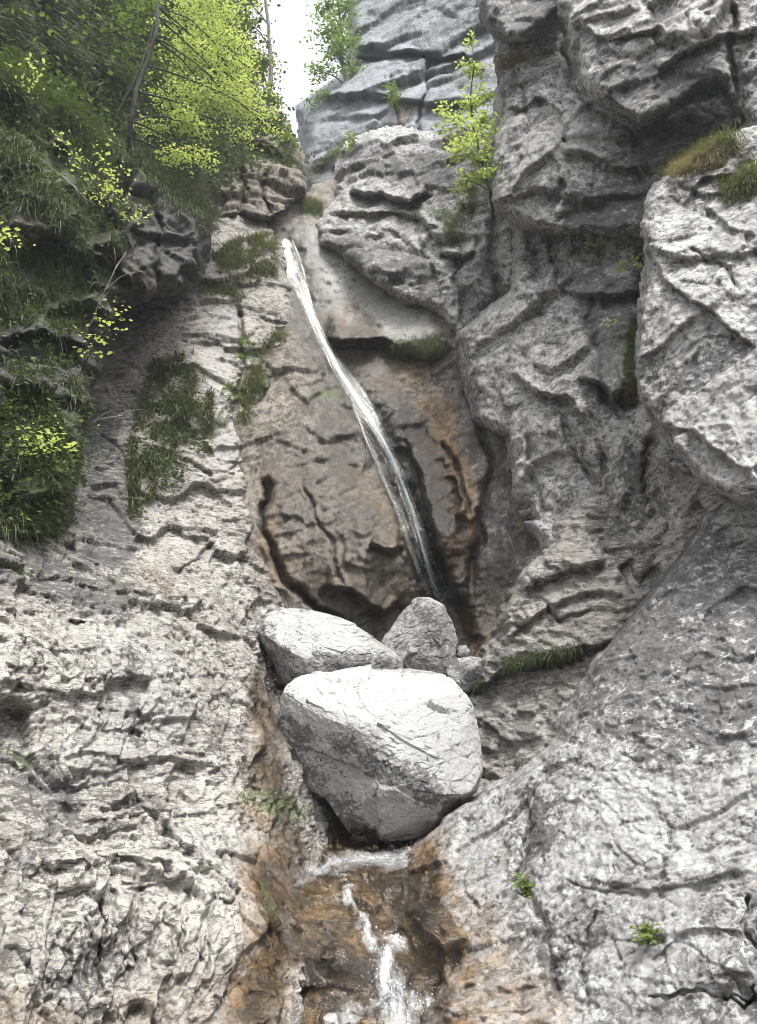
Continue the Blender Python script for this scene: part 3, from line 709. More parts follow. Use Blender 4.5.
layer('roof', 'rock_overhang', 'big jutting rock mass at the upper right',
      [(556, -110), (562, 18), (572, 58), (592, 94), (612, 112), (640, 128), (662, 118), (690, 98), (720, 84), (740, 110), (760, 150), (1280, 160), (1280, -110)],
      [(575, 50, 8.9), (640, 115, 8.0), (620, 20, 8.5), (720, 60, 7.5), (800, 0, 7), (700, 90, 7.6), (860, 100, 6.5), (1250, -80, 5.2), (1250, 140, 4.7), (760, 130, 7.1)],
      'right', step=1.5, curl=(13, .8), feats=[
          ('ledge', [(570, 20), (610, 40), (660, 30), (700, 50)], .18, 20, 9), ('crack', [(640, -10), (660, 40), (690, 60)], 5, 0.130), ('ledge', [(655, 70), (700, 45), (757, 30)], .22, 20, 10), ('crack', [(735, 0), (728, 60), (745, 110)], 6, 0.260)],
      nz=dict(R=R_RIGHT, an=(1, 1, 1.6), big=.35, facets=[(1.0, .26, .04), (.4, .075, .015), (.17, .036, .010), (.08, .015, .006)], bed=(2, .02), rid=.035, fine=.075, finef=6, pit=.06, tilt=1.1, floor=.4, lip=.25),
      paint=[('dark', [(640, 90), (700, 80)], 40, .55), ('dark', [(600, 60), (640, 110)], 25, .35), ('dark', [(740, 60), (757, 110)], 25, .4)], seed=121)

layer('near', 'cliff', 'pale grey near cliff block at the right edge',
      [(646, 206), (652, 192), (668, 178), (690, 168), (705, 150), (730, 140), (757, 128), (1280, 60), (1280, 560), (757, 512), (738, 500), (705, 478), (682, 455), (658, 428), (643, 400), (640, 340), (643, 280), (649, 240)],
      [(650, 215, 7.3), (645, 390, 6.9), (700, 180, 7.3), (757, 135, 7.0), (757, 300, 6.1), (757, 490, 5.5), (690, 440, 6.2), (860, 300, 5.3), (700, 300, 6.5), (860, 120, 6.6), (1250, 100, 5), (1250, 300, 4.2), (1250, 540, 3.9)],
      'right', step=1.4, curl=(7, .3), feats=[
          ('ledge', [(648, 250), (665, 285), (700, 305), (730, 335), (757, 352)], .12, 18, 8), ('crack', [(662, 282), (700, 303), (728, 330), (757, 350)], 2.5, .14), ('ledge', [(700, 200), (730, 230), (757, 240)], .1, 16, 8),
          ('ledge', [(655, 425), (690, 430), (757, 480)], .15, 20, 8), ('ledge', [(680, 205), (705, 180), (740, 175)], .12, 14, 7), ('crack', [(690, 250), (720, 262), (740, 290)], 3, .08)],
      nz=dict(R=R_RIGHT, an=(1, 1, 1.1), big=.16, facets=[(.9, .13, .02), (.33, .04, .008), (.14, .026, .008), (.06, .012, .005)], tilt=1.1, floor=.4, rid=.03, fine=.075, finef=6.5, pit=.03, lip=.15),
      paint=[('pale', [(700, 330), (740, 420)], 50, .45), ('pale', [(720, 230), (757, 260)], 40, .35), ('dark', [(690, 380), (730, 350)], 26, .35), ('dark', [(660, 190), (700, 175)], 20, .35)], seed=131)

layer('right', 'rock_slab', 'grey mottled limestone slab sloping down on the right',
      [(1280, 510), (880, 500), (757, 500), (722, 500), (702, 512), (680, 552), (655, 588), (628, 622), (602, 656), (575, 700), (556, 738), (540, 756), (512, 776), (478, 796), (446, 814), (420, 838), (380, 856), (340, 900), (330, 1000), (340, 1130), (1280, 1130)],
      [(720, 515, 6.6), (650, 620, 6.4), (600, 680, 6.3), (560, 750, 6.2), (757, 700, 5.0), (757, 540, 6.2), (700, 850, 4.4), (600, 900, 4.7), (757, 1024, 3.2), (560, 1000, 4.4), (500, 800, 6.7), (430, 850, 7.3),
       (400, 872, 7.5), (450, 920, 5.75), (418, 915, 6.05), (424, 980, 5.25), (414, 1024, 4.8), (520, 1024, 4.3), (540, 860, 5.6), (370, 900, 8.3), (360, 1000, 7), (860, 1100, 2.4), (860, 520, 5.5), (1250, 520, 4.1), (1250, 800, 2.6), (1250, 1120, 1.9), (650, 760, 5.3)],
      'right', step=1.3, curl=(12, .9), feats=[
          ('crack', [(553, 745), (540, 790), (528, 830), (518, 880), (540, 920), (552, 960), (560, 1010)], 6, .16), ('ledge', [(560, 1024), (555, 950), (535, 910), (520, 870), (530, 820)], 0.050, 18, 9),
          ('ledge', [(600, 880), (650, 890), (700, 880), (757, 870)], 0.040, 20, 8), ('crack', [(560, 880), (600, 890), (640, 895)], 3, .05), ('ledge', [(640, 965), (690, 930), (757, 935)], 0.040, 16, 8),
          ('ledge', [(690, 985), (757, 975)], 0.040, 12, 6), ('crack', [(640, 1000), (700, 990), (757, 1000)], 3, .06), ('crack', [(748, 895), (745, 930), (757, 950)], 4, .12), ('crack', [(720, 990), (740, 1005), (757, 985)], 3, .1),
          ('ledge', [(450, 990), (480, 970), (500, 985), (540, 980)], 0.040, 14, 8), ('ledge', [(420, 1000), (470, 1015), (540, 1005)], 0.040, 12, 8), ('crack', [(600, 905), (580, 960), (590, 1020)], 4, .08), ('crack', [(470, 850), (465, 890), (480, 920)], 3, .06)],
      nz=dict(R=R_RIGHT @ rot('X', 20), an=(1, 1, 1.6), big=.22, facets=[(1.0, .06, .015), (.34, .026, .008), (.12, .022, .008), (.05, .010, .004)], tilt=1.1, floor=.35, rid=.022, fine=.055, finef=9, pit=.022, pitf=10, lip=.25),
      paint=[('dark', [(695, 560), (650, 640), (615, 700)], 66, .55), ('dark', [(740, 620), (700, 720), (757, 700)], 60, .6), ('dark', [(640, 740), (720, 740)], 40, .4), ('dark', [(600, 740), (700, 720)], 50, .2), ('dark', [(520, 780), (545, 830), (520, 880)], 18, .4), ('pale', [(720, 570), (745, 600)], 24, .7),
             ('pale', [(620, 815), (690, 830), (757, 810)], 62, .85), ('pale', [(600, 860), (700, 900), (620, 960)], 60, .5), ('pale', [(480, 850), (495, 900)], 34, .7), ('pale', [(700, 960), (640, 1000)], 40, .3), ('pale', [(730, 830), (757, 850)], 40, .35),
             ('ochre', [(425, 860), (440, 910), (445, 960), (460, 1015)], 42, 1), ('wet', [(430, 870), (432, 940), (440, 1020)], 24, 1), ('dark', [(428, 880), (440, 940)], 16, .4), ('ochre', [(470, 930), (500, 980), (540, 1010)], 48, .6), ('ochre', [(440, 840), (425, 880)], 22, .5), ('wet', [(395, 870), (405, 940), (420, 1010)], 28, 1), ('ochre', [(440, 1015), (520, 1020)], 22, .7), ('dark', [(540, 930), (555, 990)], 14, .4), ('dark', [(690, 640), (740, 650)], 30, .3)], seed=141)

# stream bed
layer('bed', 'stream_bed', 'wet brown rock bed of the stream',
      [(200, 846), (330, 838), (470, 834), (480, 860), (430, 880), (470, 960), (560, 1120), (180, 1120), (200, 1000), (230, 900)],
      [(240, 850, 8.0), (330, 850, 8.2), (420, 838, 9.0), (300, 870, 7.2), (400, 866, 7.3), (350, 892, 6.6), (290, 905, 6.0), (300, 940, 5.55), (390, 920, 6.05), (350, 950, 5.55), (400, 960, 5.55), (290, 975, 5.25), (330, 1000, 5.0), (400, 1010, 5.0), (250, 1020, 4.95), (330, 1030, 4.75), (450, 1020, 5.0), (350, 1100, 4.2), (200, 1000, 5.4), (256, 925, 5.4), (455, 925, 5.6), (250, 980, 5.0), (462, 985, 5.05), (446, 880, 6.5), (262, 880, 6.5)],
      'bed', step=1.3, curl=(8, .3), feats=[
          ('ledge', [(240, 880), (290, 878), (340, 895), (400, 900)], .05, 10, 7), ('ledge', [(290, 915), (335, 940), (380, 962)], -.06, 10, 8), ('ledge', [(285, 945), (330, 965), (380, 985)], .05, 10, 8), ('ledge', [(270, 985), (330, 990), (385, 1000)], .06, 10, 8),
          ('crack', [(342, 890), (352, 915), (372, 945), (388, 970), (385, 1000), (400, 1024)], 10, .08)],
      nz=dict(R=rot('Y', -35), an=(.6, 1, 2.6), big=.14, facets=[(.6, .13, .03), (.24, .065, .02), (.10, .028, .008)], bed=(4, .03), tilt=1.3, floor=.5, lip=.5, rid=.05, fine=.02),
      paint=[('ochre', [(200, 880), (480, 900)], 80, .5), ('ochre', [(250, 980), (450, 990)], 90, .55), ('wet', [(200, 880), (480, 900)], 90, 1), ('wet', [(250, 980), (450, 990)], 90, 1), ('dark', [(330, 935), (300, 960), (390, 985)], 30, .5), ('dark', [(400, 890), (430, 930)], 28, .5), ('dark', [(280, 900), (275, 960)], 18, .6)], seed=151)

# ------------------------------------------------------------------ wide ground and back of the gorge
g = np.array([(-400, -400, -1.4), (400, -400, -1.4), (400, 600, -1.4), (-400, 600, -1.4)], float)
tag(mesh_obj('ground', g, np.array([[0, 1, 2, 3]]), M['soil']), 'dark ground around the gorge', 'ground', None, 'structure')

# ------------------------------------------------------------------ boulders
def unit_sphere(nu, nv):
    u = np.linspace(0, 2 * math.pi, nu, endpoint=False)
    v = np.linspace(0, math.pi, nv)
    U, V = np.meshgrid(u, v)
    ids = np.arange(nu * nv).reshape(nv, nu)
    a = ids[:-1]; b = np.roll(ids, -1, 1)[:-1]; c = np.roll(ids, -1, 1)[1:]; d = ids[1:]
    F = np.stack([a.ravel(), d.ravel(), c.ravel(), b.ravel()], 1)
    return U, V, F


def smooth_poly(poly, ang, cx, cy, k):
    pa = np.asarray(poly, float)
    n = 720
    seg = np.roll(pa, -1, 0) - pa
    L = np.hypot(seg[:, 0], seg[:, 1]); cum = np.concatenate([[0], np.cumsum(L)])
    s = np.linspace(0, cum[-1], 2000, endpoint=False)
    xs = np.interp(s, cum, np.append(pa[:, 0], pa[0, 0])); ys = np.interp(s, cum, np.append(pa[:, 1], pa[0, 1]))
    th = np.arctan2(-(ys - cy), xs - cx); r = np.hypot(xs - cx, ys - cy)
    o = np.argsort(th); th = th[o]; r = r[o]
    th = np.concatenate([th - 2 * math.pi, th, th + 2 * math.pi]); r = np.concatenate([r, r, r])
    g = np.linspace(-math.pi, math.pi, n, endpoint=False)
    rr = np.interp(g, th, r)
    ker = np.exp(-(np.arange(-30, 31) / k) ** 2); ker /= ker.sum()
    rr = np.convolve(np.concatenate([rr[-30:], rr, rr[:30]]), ker, 'valid')
    a = (ang + math.pi) % (2 * math.pi) - math.pi
    return np.interp(a, np.append(g, math.pi), np.append(rr, rr[0]))


def boulder(name, label, poly, Y, depth, mat, planes=(), nz=None, seed=1, res=(460, 300), k=5.0, power=2.6, paint=None, group=None, cat='boulder'):
    """a rock of the given outline and real thickness, chiselled by planes (right, up, towards camera, offset)"""
    pa = np.asarray(poly, float)
    cx, cy = (pa.max(0) + pa.min(0)) / 2
    U, V, F = unit_sphere(*res)
    C0 = at(cx, cy, Y)
    d = ray(cx, cy); d = d / np.linalg.norm(d)
    rx = np.cross(d, [0, 0, 1]); rx /= np.linalg.norm(rx); up = np.cross(rx, d)
    dist = np.linalg.norm(C0 - CAM)
    pxm = dist / FPX * math.sqrt(1 + ((cx - W / 2) / FPX) ** 2 + ((H / 2 - cy) / FPX) ** 2) ** .0 / (np.dot(d, FWD))
    pxm = np.dot(C0 - CAM, FWD) / FPX
    rr = smooth_poly(poly, U, cx, cy, k) * pxm * 1.025
    s = np.sin(V)
    X = rr * s * np.cos(U); Z = rr * s * np.sin(U)
    T = depth * np.sign(np.cos(V)) * np.abs(np.cos(V)) ** (2 / power)
    q = np.stack([X, Z, T], -1).reshape(-1, 3)
    for (a, b, c, off, hard) in planes:
        n = np.array([a, b, c], float); n /= np.linalg.norm(n)
        e = q @ n - off
        q = q - np.outer(np.where(e > 0, e * hard, 0), n)
    P = C0 + np.outer(q[:, 0], rx) + np.outer(q[:, 1], up) - np.outer(q[:, 2], d)
    G = P.reshape(*U.shape, 3)
    Nn = q / (np.linalg.norm(q, axis=1, keepdims=True) + 1e-9)
    N = np.outer(Nn[:, 0], rx) + np.outer(Nn[:, 1], up) - np.outer(Nn[:, 2], d)
    h, jt = rock_h(P, N, nz, seed)
    P = P + N * h[:, None]
    pxl = dict(x=cx + q[:, 0] / pxm, y=cy - q[:, 1] / pxm)
    front = q[:, 2] > -.3
    pf = paint_field(pxl['x'], pxl['y'], paint or [], seed)
    at_ = {kk: np.where(front, v, 0) for kk, v in pf.items()}
    at_['joint'] = jt * .6
    base = C0 - up * 0
    o = mesh_obj(name, P, F, M[mat], attrs=at_, loc=tuple(C0))
    tag(o, label, cat, group)
    return o


BN = dict(an=(1, 1, 1.3), big=.12, facets=[(.9, .07, .0), (.3, .016, .003), (.10, .009, .002)], rid=.02, fine=.022, finef=11, pit=.02, lip=.3, tilt=1.1, floor=.1)
boulder('boulder', 'huge white smooth topped boulder wedged at the foot of the falls',
        [(281, 716), (284, 700), (290, 686), (300, 677), (318, 673), (328, 676), (345, 670), (375, 666), (405, 663), (430, 667), (448, 675), (462, 692), (472, 712), (477, 745), (477, 768), (468, 790), (448, 803), (428, 824), (415, 834), (385, 837), (358, 832), (342, 816), (325, 795), (305, 786), (288, 775), (279, 755), (278, 738)],
        8.6, 1.05, 'boulder', planes=[(.08, .85, .52, .60, .85), (.46, .34, .82, .72, .8), (-.50, -.30, .80, .62, .78), (.0, -.80, .60, .76, .6)],
        nz=dict(BN, big=.14), seed=201, res=(560, 380), k=4.5,
        paint=[('pale', [(300, 700), (380, 690), (450, 710)], 70, 1.25), ('pale', [(400, 740), (450, 770)], 65, 1.1), ('pale', [(310, 690), (345, 710)], 40, 1),  # pale top and darker lower left carry painted light and shade, with stains
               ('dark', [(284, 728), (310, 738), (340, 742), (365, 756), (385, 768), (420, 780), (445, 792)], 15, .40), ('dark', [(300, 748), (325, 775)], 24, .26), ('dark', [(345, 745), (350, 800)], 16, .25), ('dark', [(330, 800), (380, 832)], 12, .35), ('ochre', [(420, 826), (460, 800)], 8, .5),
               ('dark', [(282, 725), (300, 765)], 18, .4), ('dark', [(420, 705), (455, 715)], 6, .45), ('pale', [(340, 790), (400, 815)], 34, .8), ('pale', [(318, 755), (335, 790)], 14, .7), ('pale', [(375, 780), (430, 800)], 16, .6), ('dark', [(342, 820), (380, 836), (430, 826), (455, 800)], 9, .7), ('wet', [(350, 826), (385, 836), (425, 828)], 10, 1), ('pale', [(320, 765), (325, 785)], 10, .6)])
boulder('boulder', 'long pale boulder leaning on the left bank behind the huge white one',
        [(260, 634), (268, 618), (283, 610), (305, 612), (328, 617), (355, 630), (380, 645), (398, 658), (402, 680), (370, 700), (320, 702), (296, 695), (284, 680), (276, 662), (268, 650)],
        9.75, .85, 'boulder', planes=[(.1, .8, .6, .42, .8), (-.5, -.5, .7, .80, .7), (.3, -.2, .9, .66, .6)], nz=BN, seed=211, k=5,
        paint=[('pale', [(280, 625), (340, 640)], 30, .8), ('dark', [(320, 660), (380, 665)], 14, .4), ('dark', [(272, 630), (290, 655)], 8, .35), ('dark', [(300, 675), (360, 672)], 12, .35)], group=None)
boulder('boulder', 'grey pyramid shaped boulder right under the end of the waterfall',
        [(381, 640), (392, 622), (404, 608), (416, 600), (430, 600), (444, 606), (452, 622), (458, 640), (455, 660), (449, 676), (430, 690), (395, 690), (384, 665)],
        10.4, .7, 'boulder', planes=[(-.55, .5, .65, .40, .85), (.5, .1, .85, .42, .85), (.2, -.5, .8, .5, .6)], nz=BN, seed=221, k=4,
        paint=[('dark', [(425, 612), (445, 650)], 18, .35), ('dark', [(400, 650), (430, 670)], 12, .35), ('pale', [(395, 635), (410, 650)], 12, .4)])
boulder('stone', 'small round grey stone perched right of the pyramid shaped boulder', [(456, 650), (459, 646), (466, 646), (470, 651), (468, 657), (460, 659), (456, 656)], 10.3, .09, 'boulder', nz=dict(BN, big=.02, facets=[(.2, .015, 0)], rid=.004, pit=0), seed=231, res=(60, 40), cat='stone')
boulder('stone', 'angular grey stone wedged beside the right rim of the white boulder', [(448, 668), (456, 660), (470, 658), (482, 660), (478, 678), (470, 690), (458, 694), (450, 684)], 9.8, .25, 'boulder', planes=[(-.3, .6, .7, .14, .8), (.5, -.2, .8, .16, .8)],
        nz=dict(BN, big=.06, facets=[(.35, .04, 0), (.12, .012, 0)]), seed=241, res=(140, 90), cat='stone', paint=[('dark', [(455, 668), (470, 685)], 12, .4)])
boulder('stone', 'small brown stone jammed in the wet gap left of the boulders', [(266, 672), (276, 668), (288, 672), (290, 684), (280, 688), (268, 684)], 9.6, .15, 'bed', planes=[(0, .8, .5, .07, .8)],
        nz=dict(BN, big=.04, facets=[(.25, .03, 0)]), seed=251, res=(90, 60), cat='stone', paint=[('ochre', [(270, 680), (285, 680)], 12, .7), ('wet', [(270, 680), (285, 680)], 12, .8)])
boulder('stone', 'flat cream stone lying in the brown stream at the very bottom', [(326, 1018), (336, 1013), (350, 1014), (360, 1020), (356, 1030), (340, 1034), (328, 1028)], 4.8, .10, 'boulder', planes=[(0, .9, .3, .03, .8)],
        nz=dict(BN, big=.02, facets=[(.2, .02, 0)]), seed=261, res=(90, 60), cat='stone', paint=[('pale', [(330, 1020), (355, 1022)], 20, .8)])

# ------------------------------------------------------------------ water
def resample(path, n):
    p = np.asarray(path, float)
    s = np.concatenate([[0], np.cumsum(np.hypot(*np.diff(p, axis=0).T))])
    t = np.linspace(0, s[-1], n)
    return np.stack([np.interp(t, s, p[:, k]) for k in range(p.shape[1])], 1)


def blur1(a, k, axis=0):
    r = int(k * 2.5) + 1
    w = np.exp(-.5 * (np.arange(-r, r + 1) / k) ** 2); w /= w.sum()
    pad = [(0, 0)] * a.ndim; pad[axis] = (r, r)
    b = np.pad(a, pad, mode='edge')
    return np.apply_along_axis(lambda v: np.convolve(v, w, 'valid'), axis, b)


def tubes(paths, radii, sides=4):
    """many tapered tubes in one array; paths list of (n,3), radii list of (n,)"""
    V, F, base = [], [], 0
    ang = np.arange(sides) * 2 * math.pi / sides
    for p, r in zip(paths, radii):
        p = np.asarray(p, float); n = len(p)
        d = np.gradient(p, axis=0); d /= np.linalg.norm(d, axis=1, keepdims=True) + 1e-9
        ref = np.array([.31, .2, .93]) if abs(d[0, 2]) < .9 else np.array([.9, .3, .1])
        a = np.cross(d, ref); a /= np.linalg.norm(a, axis=1, keepdims=True) + 1e-9
        b = np.cross(d, a)
        ring = p[:, None] + (a[:, None] * np.cos(ang)[None, :, None] + b[:, None] * np.sin(ang)[None, :, None]) * np.asarray(r)[:, None, None]
        V.append(ring.reshape(-1, 3))
        i = np.arange(n - 1)[:, None] * sides + np.arange(sides)[None]
        j = np.arange(n - 1)[:, None] * sides + (np.arange(sides)[None] + 1) % sides
        F.append(np.stack([i, j, j + sides, i + sides], -1).reshape(-1, 4) + base)
        base += n * sides
    return np.concatenate(V), np.concatenate(F)


def fall(name, label, key, path, widths, lift, foam0, n=420, nu=17, strands=90, spread=1.0, seed=3, core=0.0):
    rng = np.random.default_rng(seed)
    pw = resample(np.concatenate([np.asarray(path, float), np.asarray(widths, float)[:, None]], 1), n)
    c = pw[:, :2]; hw = pw[:, 2] * (1 + .22 * perlin(np.stack([np.arange(n) / 23., np.zeros(n), np.zeros(n)], 1), seed + 3) + .30 * perlin(np.stack([np.arange(n) / 8., np.zeros(n), np.zeros(n)], 1), seed + 4))
    d = np.gradient(c, axis=0); d /= np.linalg.norm(d, axis=1, keepdims=True)
    nrm = np.stack([-d[:, 1], d[:, 0]], 1)
    u = np.linspace(-1, 1, nu)
    px = c[:, None] + nrm[:, None] * (u[None, :, None] * hw[:, None, None])
    P, _ = on(key, px[..., 0], px[..., 1])
    P = blur1(blur1(P, 9, 0), 2.2, 1)
    to = CAM - P; to /= np.linalg.norm(to, axis=-1, keepdims=True)
    arch = (1 - u[None, :, None] ** 2)
    P = P + to * (lift * (.35 + .65 * arch) * (.15 + .85 * sstep(0, 2.2, np.linspace(0, 1, n) * 11))[:, None, None])
    m = np.cumsum(np.linalg.norm(np.diff(P[:, nu // 2], axis=0, prepend=P[:1, nu // 2]), axis=1))
    wob = perlin(np.stack([np.repeat(m, nu) * .9, np.tile(u, n) * 2.2, np.zeros(n * nu)], 1), seed).reshape(n, nu, 1)
    P = P + to * wob * .06
    ids = np.arange(n * nu).reshape(n, nu)
    F = np.stack([ids[:-1, :-1], ids[1:, :-1], ids[1:, 1:], ids[:-1, 1:]], -1).reshape(-1, 4)
    edge = np.tile(1 - np.abs(u) ** 2.5 * 1.5, (n, 1))
    endf = (sstep(.1, 2.0, m) * sstep(m[-1], m[-1] - .6, m))[:, None]
    fo = np.asarray(foam0(m / m[-1]))[:, None] * np.ones((1, nu)) + (edge - 1) * .7 + core * .44 * np.exp(-((u[None] - .45 * np.sin(m * 1.3)[:, None] * .6) / .30) ** 2) + (endf - 1) * .55
    V = [P.reshape(-1, 3)]; Fs = [F]; base = n * nu
    at_ = dict(across=(np.tile(u, (n, 1)) * hw[:, None] * .55).ravel(), along=(np.repeat(m, nu) * .55), foam=fo.ravel())
    paths, rad = [], []
    for k in range(strands):
        a = int(rng.uniform(n * .10, n * .9)); L = int(rng.uniform(30, 150)); b = min(n - 1, a + L)
        if b - a < 12: continue
        u0 = np.clip(rng.normal(0, .5) * spread, -1.15, 1.15)
        uu = u0 + np.cumsum(rng.normal(0, .012, b - a))
        uu = np.clip(uu, -1.2, 1.2)
        fi = (uu + 1) / 2 * (nu - 1)
        lo = np.clip(np.floor(fi).astype(int), 0, nu - 2); fr = (fi - lo)[:, None]
        rows = np.arange(a, b)
        q = P[rows, lo] * (1 - fr) + P[rows, lo + 1] * fr + to[rows, lo] * rng.uniform(.01, .09)
        q = blur1(q, 3, 0) + np.cumsum(rng.normal(0, .0016, q.shape), 0)
        t = np.linspace(0, 1, b - a)
        paths.append(q[::2]); rad.append((rng.uniform(.002, .0065) * np.sin(math.pi * np.clip(t, .03, .97)) ** .6 * (1 + .4 * rng.normal(size=len(t)).clip(-1, 1)))[::2])
    Vs, Ft = tubes(paths, rad, 4)
    V.append(Vs); Fs.append(Ft + base)
    at_['across'] = np.concatenate([at_['across'], np.concatenate([np.full(len(q) * 4, 3.7 * k) for k, q in enumerate(paths)])])
    at_['along'] = np.concatenate([at_['along'], np.concatenate([np.repeat(np.arange(len(q)) * .09, 4) for q in paths])])
    at_['foam'] = np.concatenate([at_['foam'], np.full(len(Vs), .24)])
    # loose drops
    nd = strands * 2
    r0 = rng.integers(5, n, nd); uj = rng.integers(0, nu, nd)
    c0 = P[r0, uj] + to[r0, uj] * rng.uniform(.01, .14, nd)[:, None] + rng.normal(0, .05, (nd, 3))
    s = rng.uniform(.003, .007, nd)[:, None]
    tet = np.array([(1, 1, 1), (-1, -1, 1), (-1, 1, -1), (1, -1, -1)], float)
    Vd = (c0[:, None] + tet[None] * s[:, None]).reshape(-1, 3)
    b2 = base + len(Vs) + np.arange(nd)[:, None] * 4
    Fd = np.concatenate([b2 + np.array(f) for f in ((0, 1, 2), (0, 3, 1), (0, 2, 3), (1, 3, 2))])
    V.append(Vd)
    for kk, v in (('across', 0), ('along', 0), ('foam', 1.0)):
        at_[kk] = np.concatenate([at_[kk], np.full(len(Vd), v)])
    o = mesh_obj(name, np.concatenate(V), Fs + [Fd], M['fall'], attrs=at_)
    return tag(o, label, 'waterfall', None, 'structure')


fall('waterfall', 'white waterfall sliding down the wet rock chute', 'wall',
     [(284, 234), (287, 244), (290, 256), (296, 276), (303, 298), (312, 320), (324, 345), (339, 370), (356, 396), (372, 423), (387, 451), (400, 481), (411, 512), (421, 545), (431, 575), (444, 604)],
     [4, 7, 10, 10, 7, 5.5, 5, 8, 10, 9, 7, 6, 5, 6, 8, 13], .20,
     lambda t: .13 + .36 * sstep(.16, .30, t) - .14 * sstep(.40, .55, t) - .05 * sstep(.6, .75, t) + .14 * sstep(.88, 1, t), strands=150, seed=5, core=1.0)
fall('waterfall', 'thin side strand of water left of the main fall', 'wall',
     [(338, 372), (350, 398), (361, 426), (373, 453), (385, 482), (396, 510), (406, 540), (417, 570), (430, 598)],
     [2, 3, 3, 3, 3, 3.5, 4, 4, 5], .12, lambda t: .30 + .12 * np.sin(t * 9), n=240, nu=7, strands=40, seed=8)
fall('waterfall', 'small white trickle left of the huge boulder', 'left', [(258, 672), (268, 684), (276, 694), (284, 708)], [3, 4, 4, 5], .06, lambda t: .25 + 0 * t, n=80, nu=5, strands=14, seed=14)

# stream over its bed
def stream():
    gx, gy = np.meshgrid(np.arange(226, 470, 1.6), np.arange(842, 1090, 1.6))
    P, _ = on('bed', gx, gy)
    Ps = blur1(blur1(P, 2.2, 0), 2.2, 1)
    flow = [(420, 858), (370, 862), (325, 870), (300, 884), (330, 905), (352, 918), (368, 945), (385, 962), (386, 990), (392, 1015), (398, 1080)]
    foam = np.full(gx.shape, -.02)
    wx = gx + 9 * perlin(np.stack([gx.ravel() / 16, gy.ravel() / 16, np.zeros(gx.size)], 1), 3).reshape(gx.shape) + 4 * perlin(np.stack([gx.ravel() / 5, gy.ravel() / 5, np.zeros(gx.size)], 1), 4).reshape(gx.shape)
    wy = gy + 9 * perlin(np.stack([gx.ravel() / 16, gy.ravel() / 16, np.ones(gx.size) * 4.4], 1), 3).reshape(gx.shape) + 4 * perlin(np.stack([gx.ravel() / 5, gy.ravel() / 5, np.ones(gx.size) * 2.4], 1), 4).reshape(gx.shape)
    for pts, r, st in (([(420, 852), (395, 860), (362, 864), (332, 868), (315, 876)], 13, .62), ([(318, 874), (300, 884), (296, 892)], 12, .34), ([(310, 885), (340, 906), (372, 930)], 9, .20),
                       ([(348, 897), (352, 912), (362, 928), (372, 950)], 8, .62), ([(396, 944), (388, 958), (384, 980), (386, 996), (396, 1012)], 14, .68), ([(392, 1008), (396, 1024), (400, 1090)], 30, .6), ([(350, 1018), (420, 1014), (440, 1024)], 16, .5),
                       ([(375, 940), (400, 946)], 8, .4), ([(400, 985), (415, 1010)], 10, .45), ([(262, 858), (296, 862)], 6, .22), ([(280, 965), (330, 985)], 6, .12)):
        d, _, _, _ = seg_dist(wx, wy, pts)
        foam = np.maximum(foam, st * .92 * sstep(r * 1.5, 0, d))
    q = np.stack([Ps[..., 0].ravel(), Ps[..., 1].ravel(), Ps[..., 2].ravel()], 1)
    rip = (fbm(q * 6, 77, 4, .6) * .05 + perlin(q * 24, 78) * .008).reshape(gx.shape)
    fz = (fbm(q * 13, 79, 3) * .05).reshape(gx.shape) * np.clip(foam * 1.6, 0, 1)
    Pn = Ps.copy(); Pn[..., 2] += .018 + rip + np.clip(foam, 0, 1) * .05 + fz
    to = CAM - Ps; to /= np.linalg.norm(to, axis=-1, keepdims=True)
    Pn = Pn + to * .02
    ids = np.arange(gx.size).reshape(gx.shape)
    F = np.stack([ids[:-1, :-1], ids[1:, :-1], ids[1:, 1:], ids[:-1, 1:]], -1).reshape(-1, 4)
    _, arc, side, L = seg_dist(gx, gy, flow)
    dd = seg_dist(gx, gy, flow)[0]
    o = mesh_obj('stream', Pn.reshape(-1, 3), F, M['stream'], attrs=dict(across=(dd * side * .12).ravel(), along=(arc * L * .03).ravel(), foam=foam.ravel()))
    tag(o, 'shallow brown stream with white foam below the boulder', 'stream', None, 'structure')
    # drops thrown up where the stream breaks
    rng = np.random.default_rng(4)
    w = np.clip(foam.ravel() - .35, 0, 1); pk = rng.choice(gx.size, 320, p=w / w.sum())
    c0 = Pn.reshape(-1, 3)[pk] + np.stack([rng.normal(0, .02, 320), rng.normal(0, .02, 320), np.abs(rng.normal(0, .035, 320))], 1)
    s = rng.uniform(.0015, .004, 320)[:, None]
    tet = np.array([(1, 1, 1), (-1, -1, 1), (-1, 1, -1), (1, -1, -1)], float)
    Vd = (c0[:, None] + tet[None] * s[:, None]).reshape(-1, 3)
    b2 = np.arange(320)[:, None] * 4
    Fd = np.concatenate([b2 + np.array(f) for f in ((0, 1, 2), (0, 3, 1), (0, 2, 3), (1, 3, 2))])
    tag(mesh_obj('spray', Vd, Fd, M['spray']), 'drops thrown up by the stream', 'spray', None, 'stuff')


stream()

# ------------------------------------------------------------------ plants
def unit(v): return v / (np.linalg.norm(v, axis=-1, keepdims=True) + 1e-9)


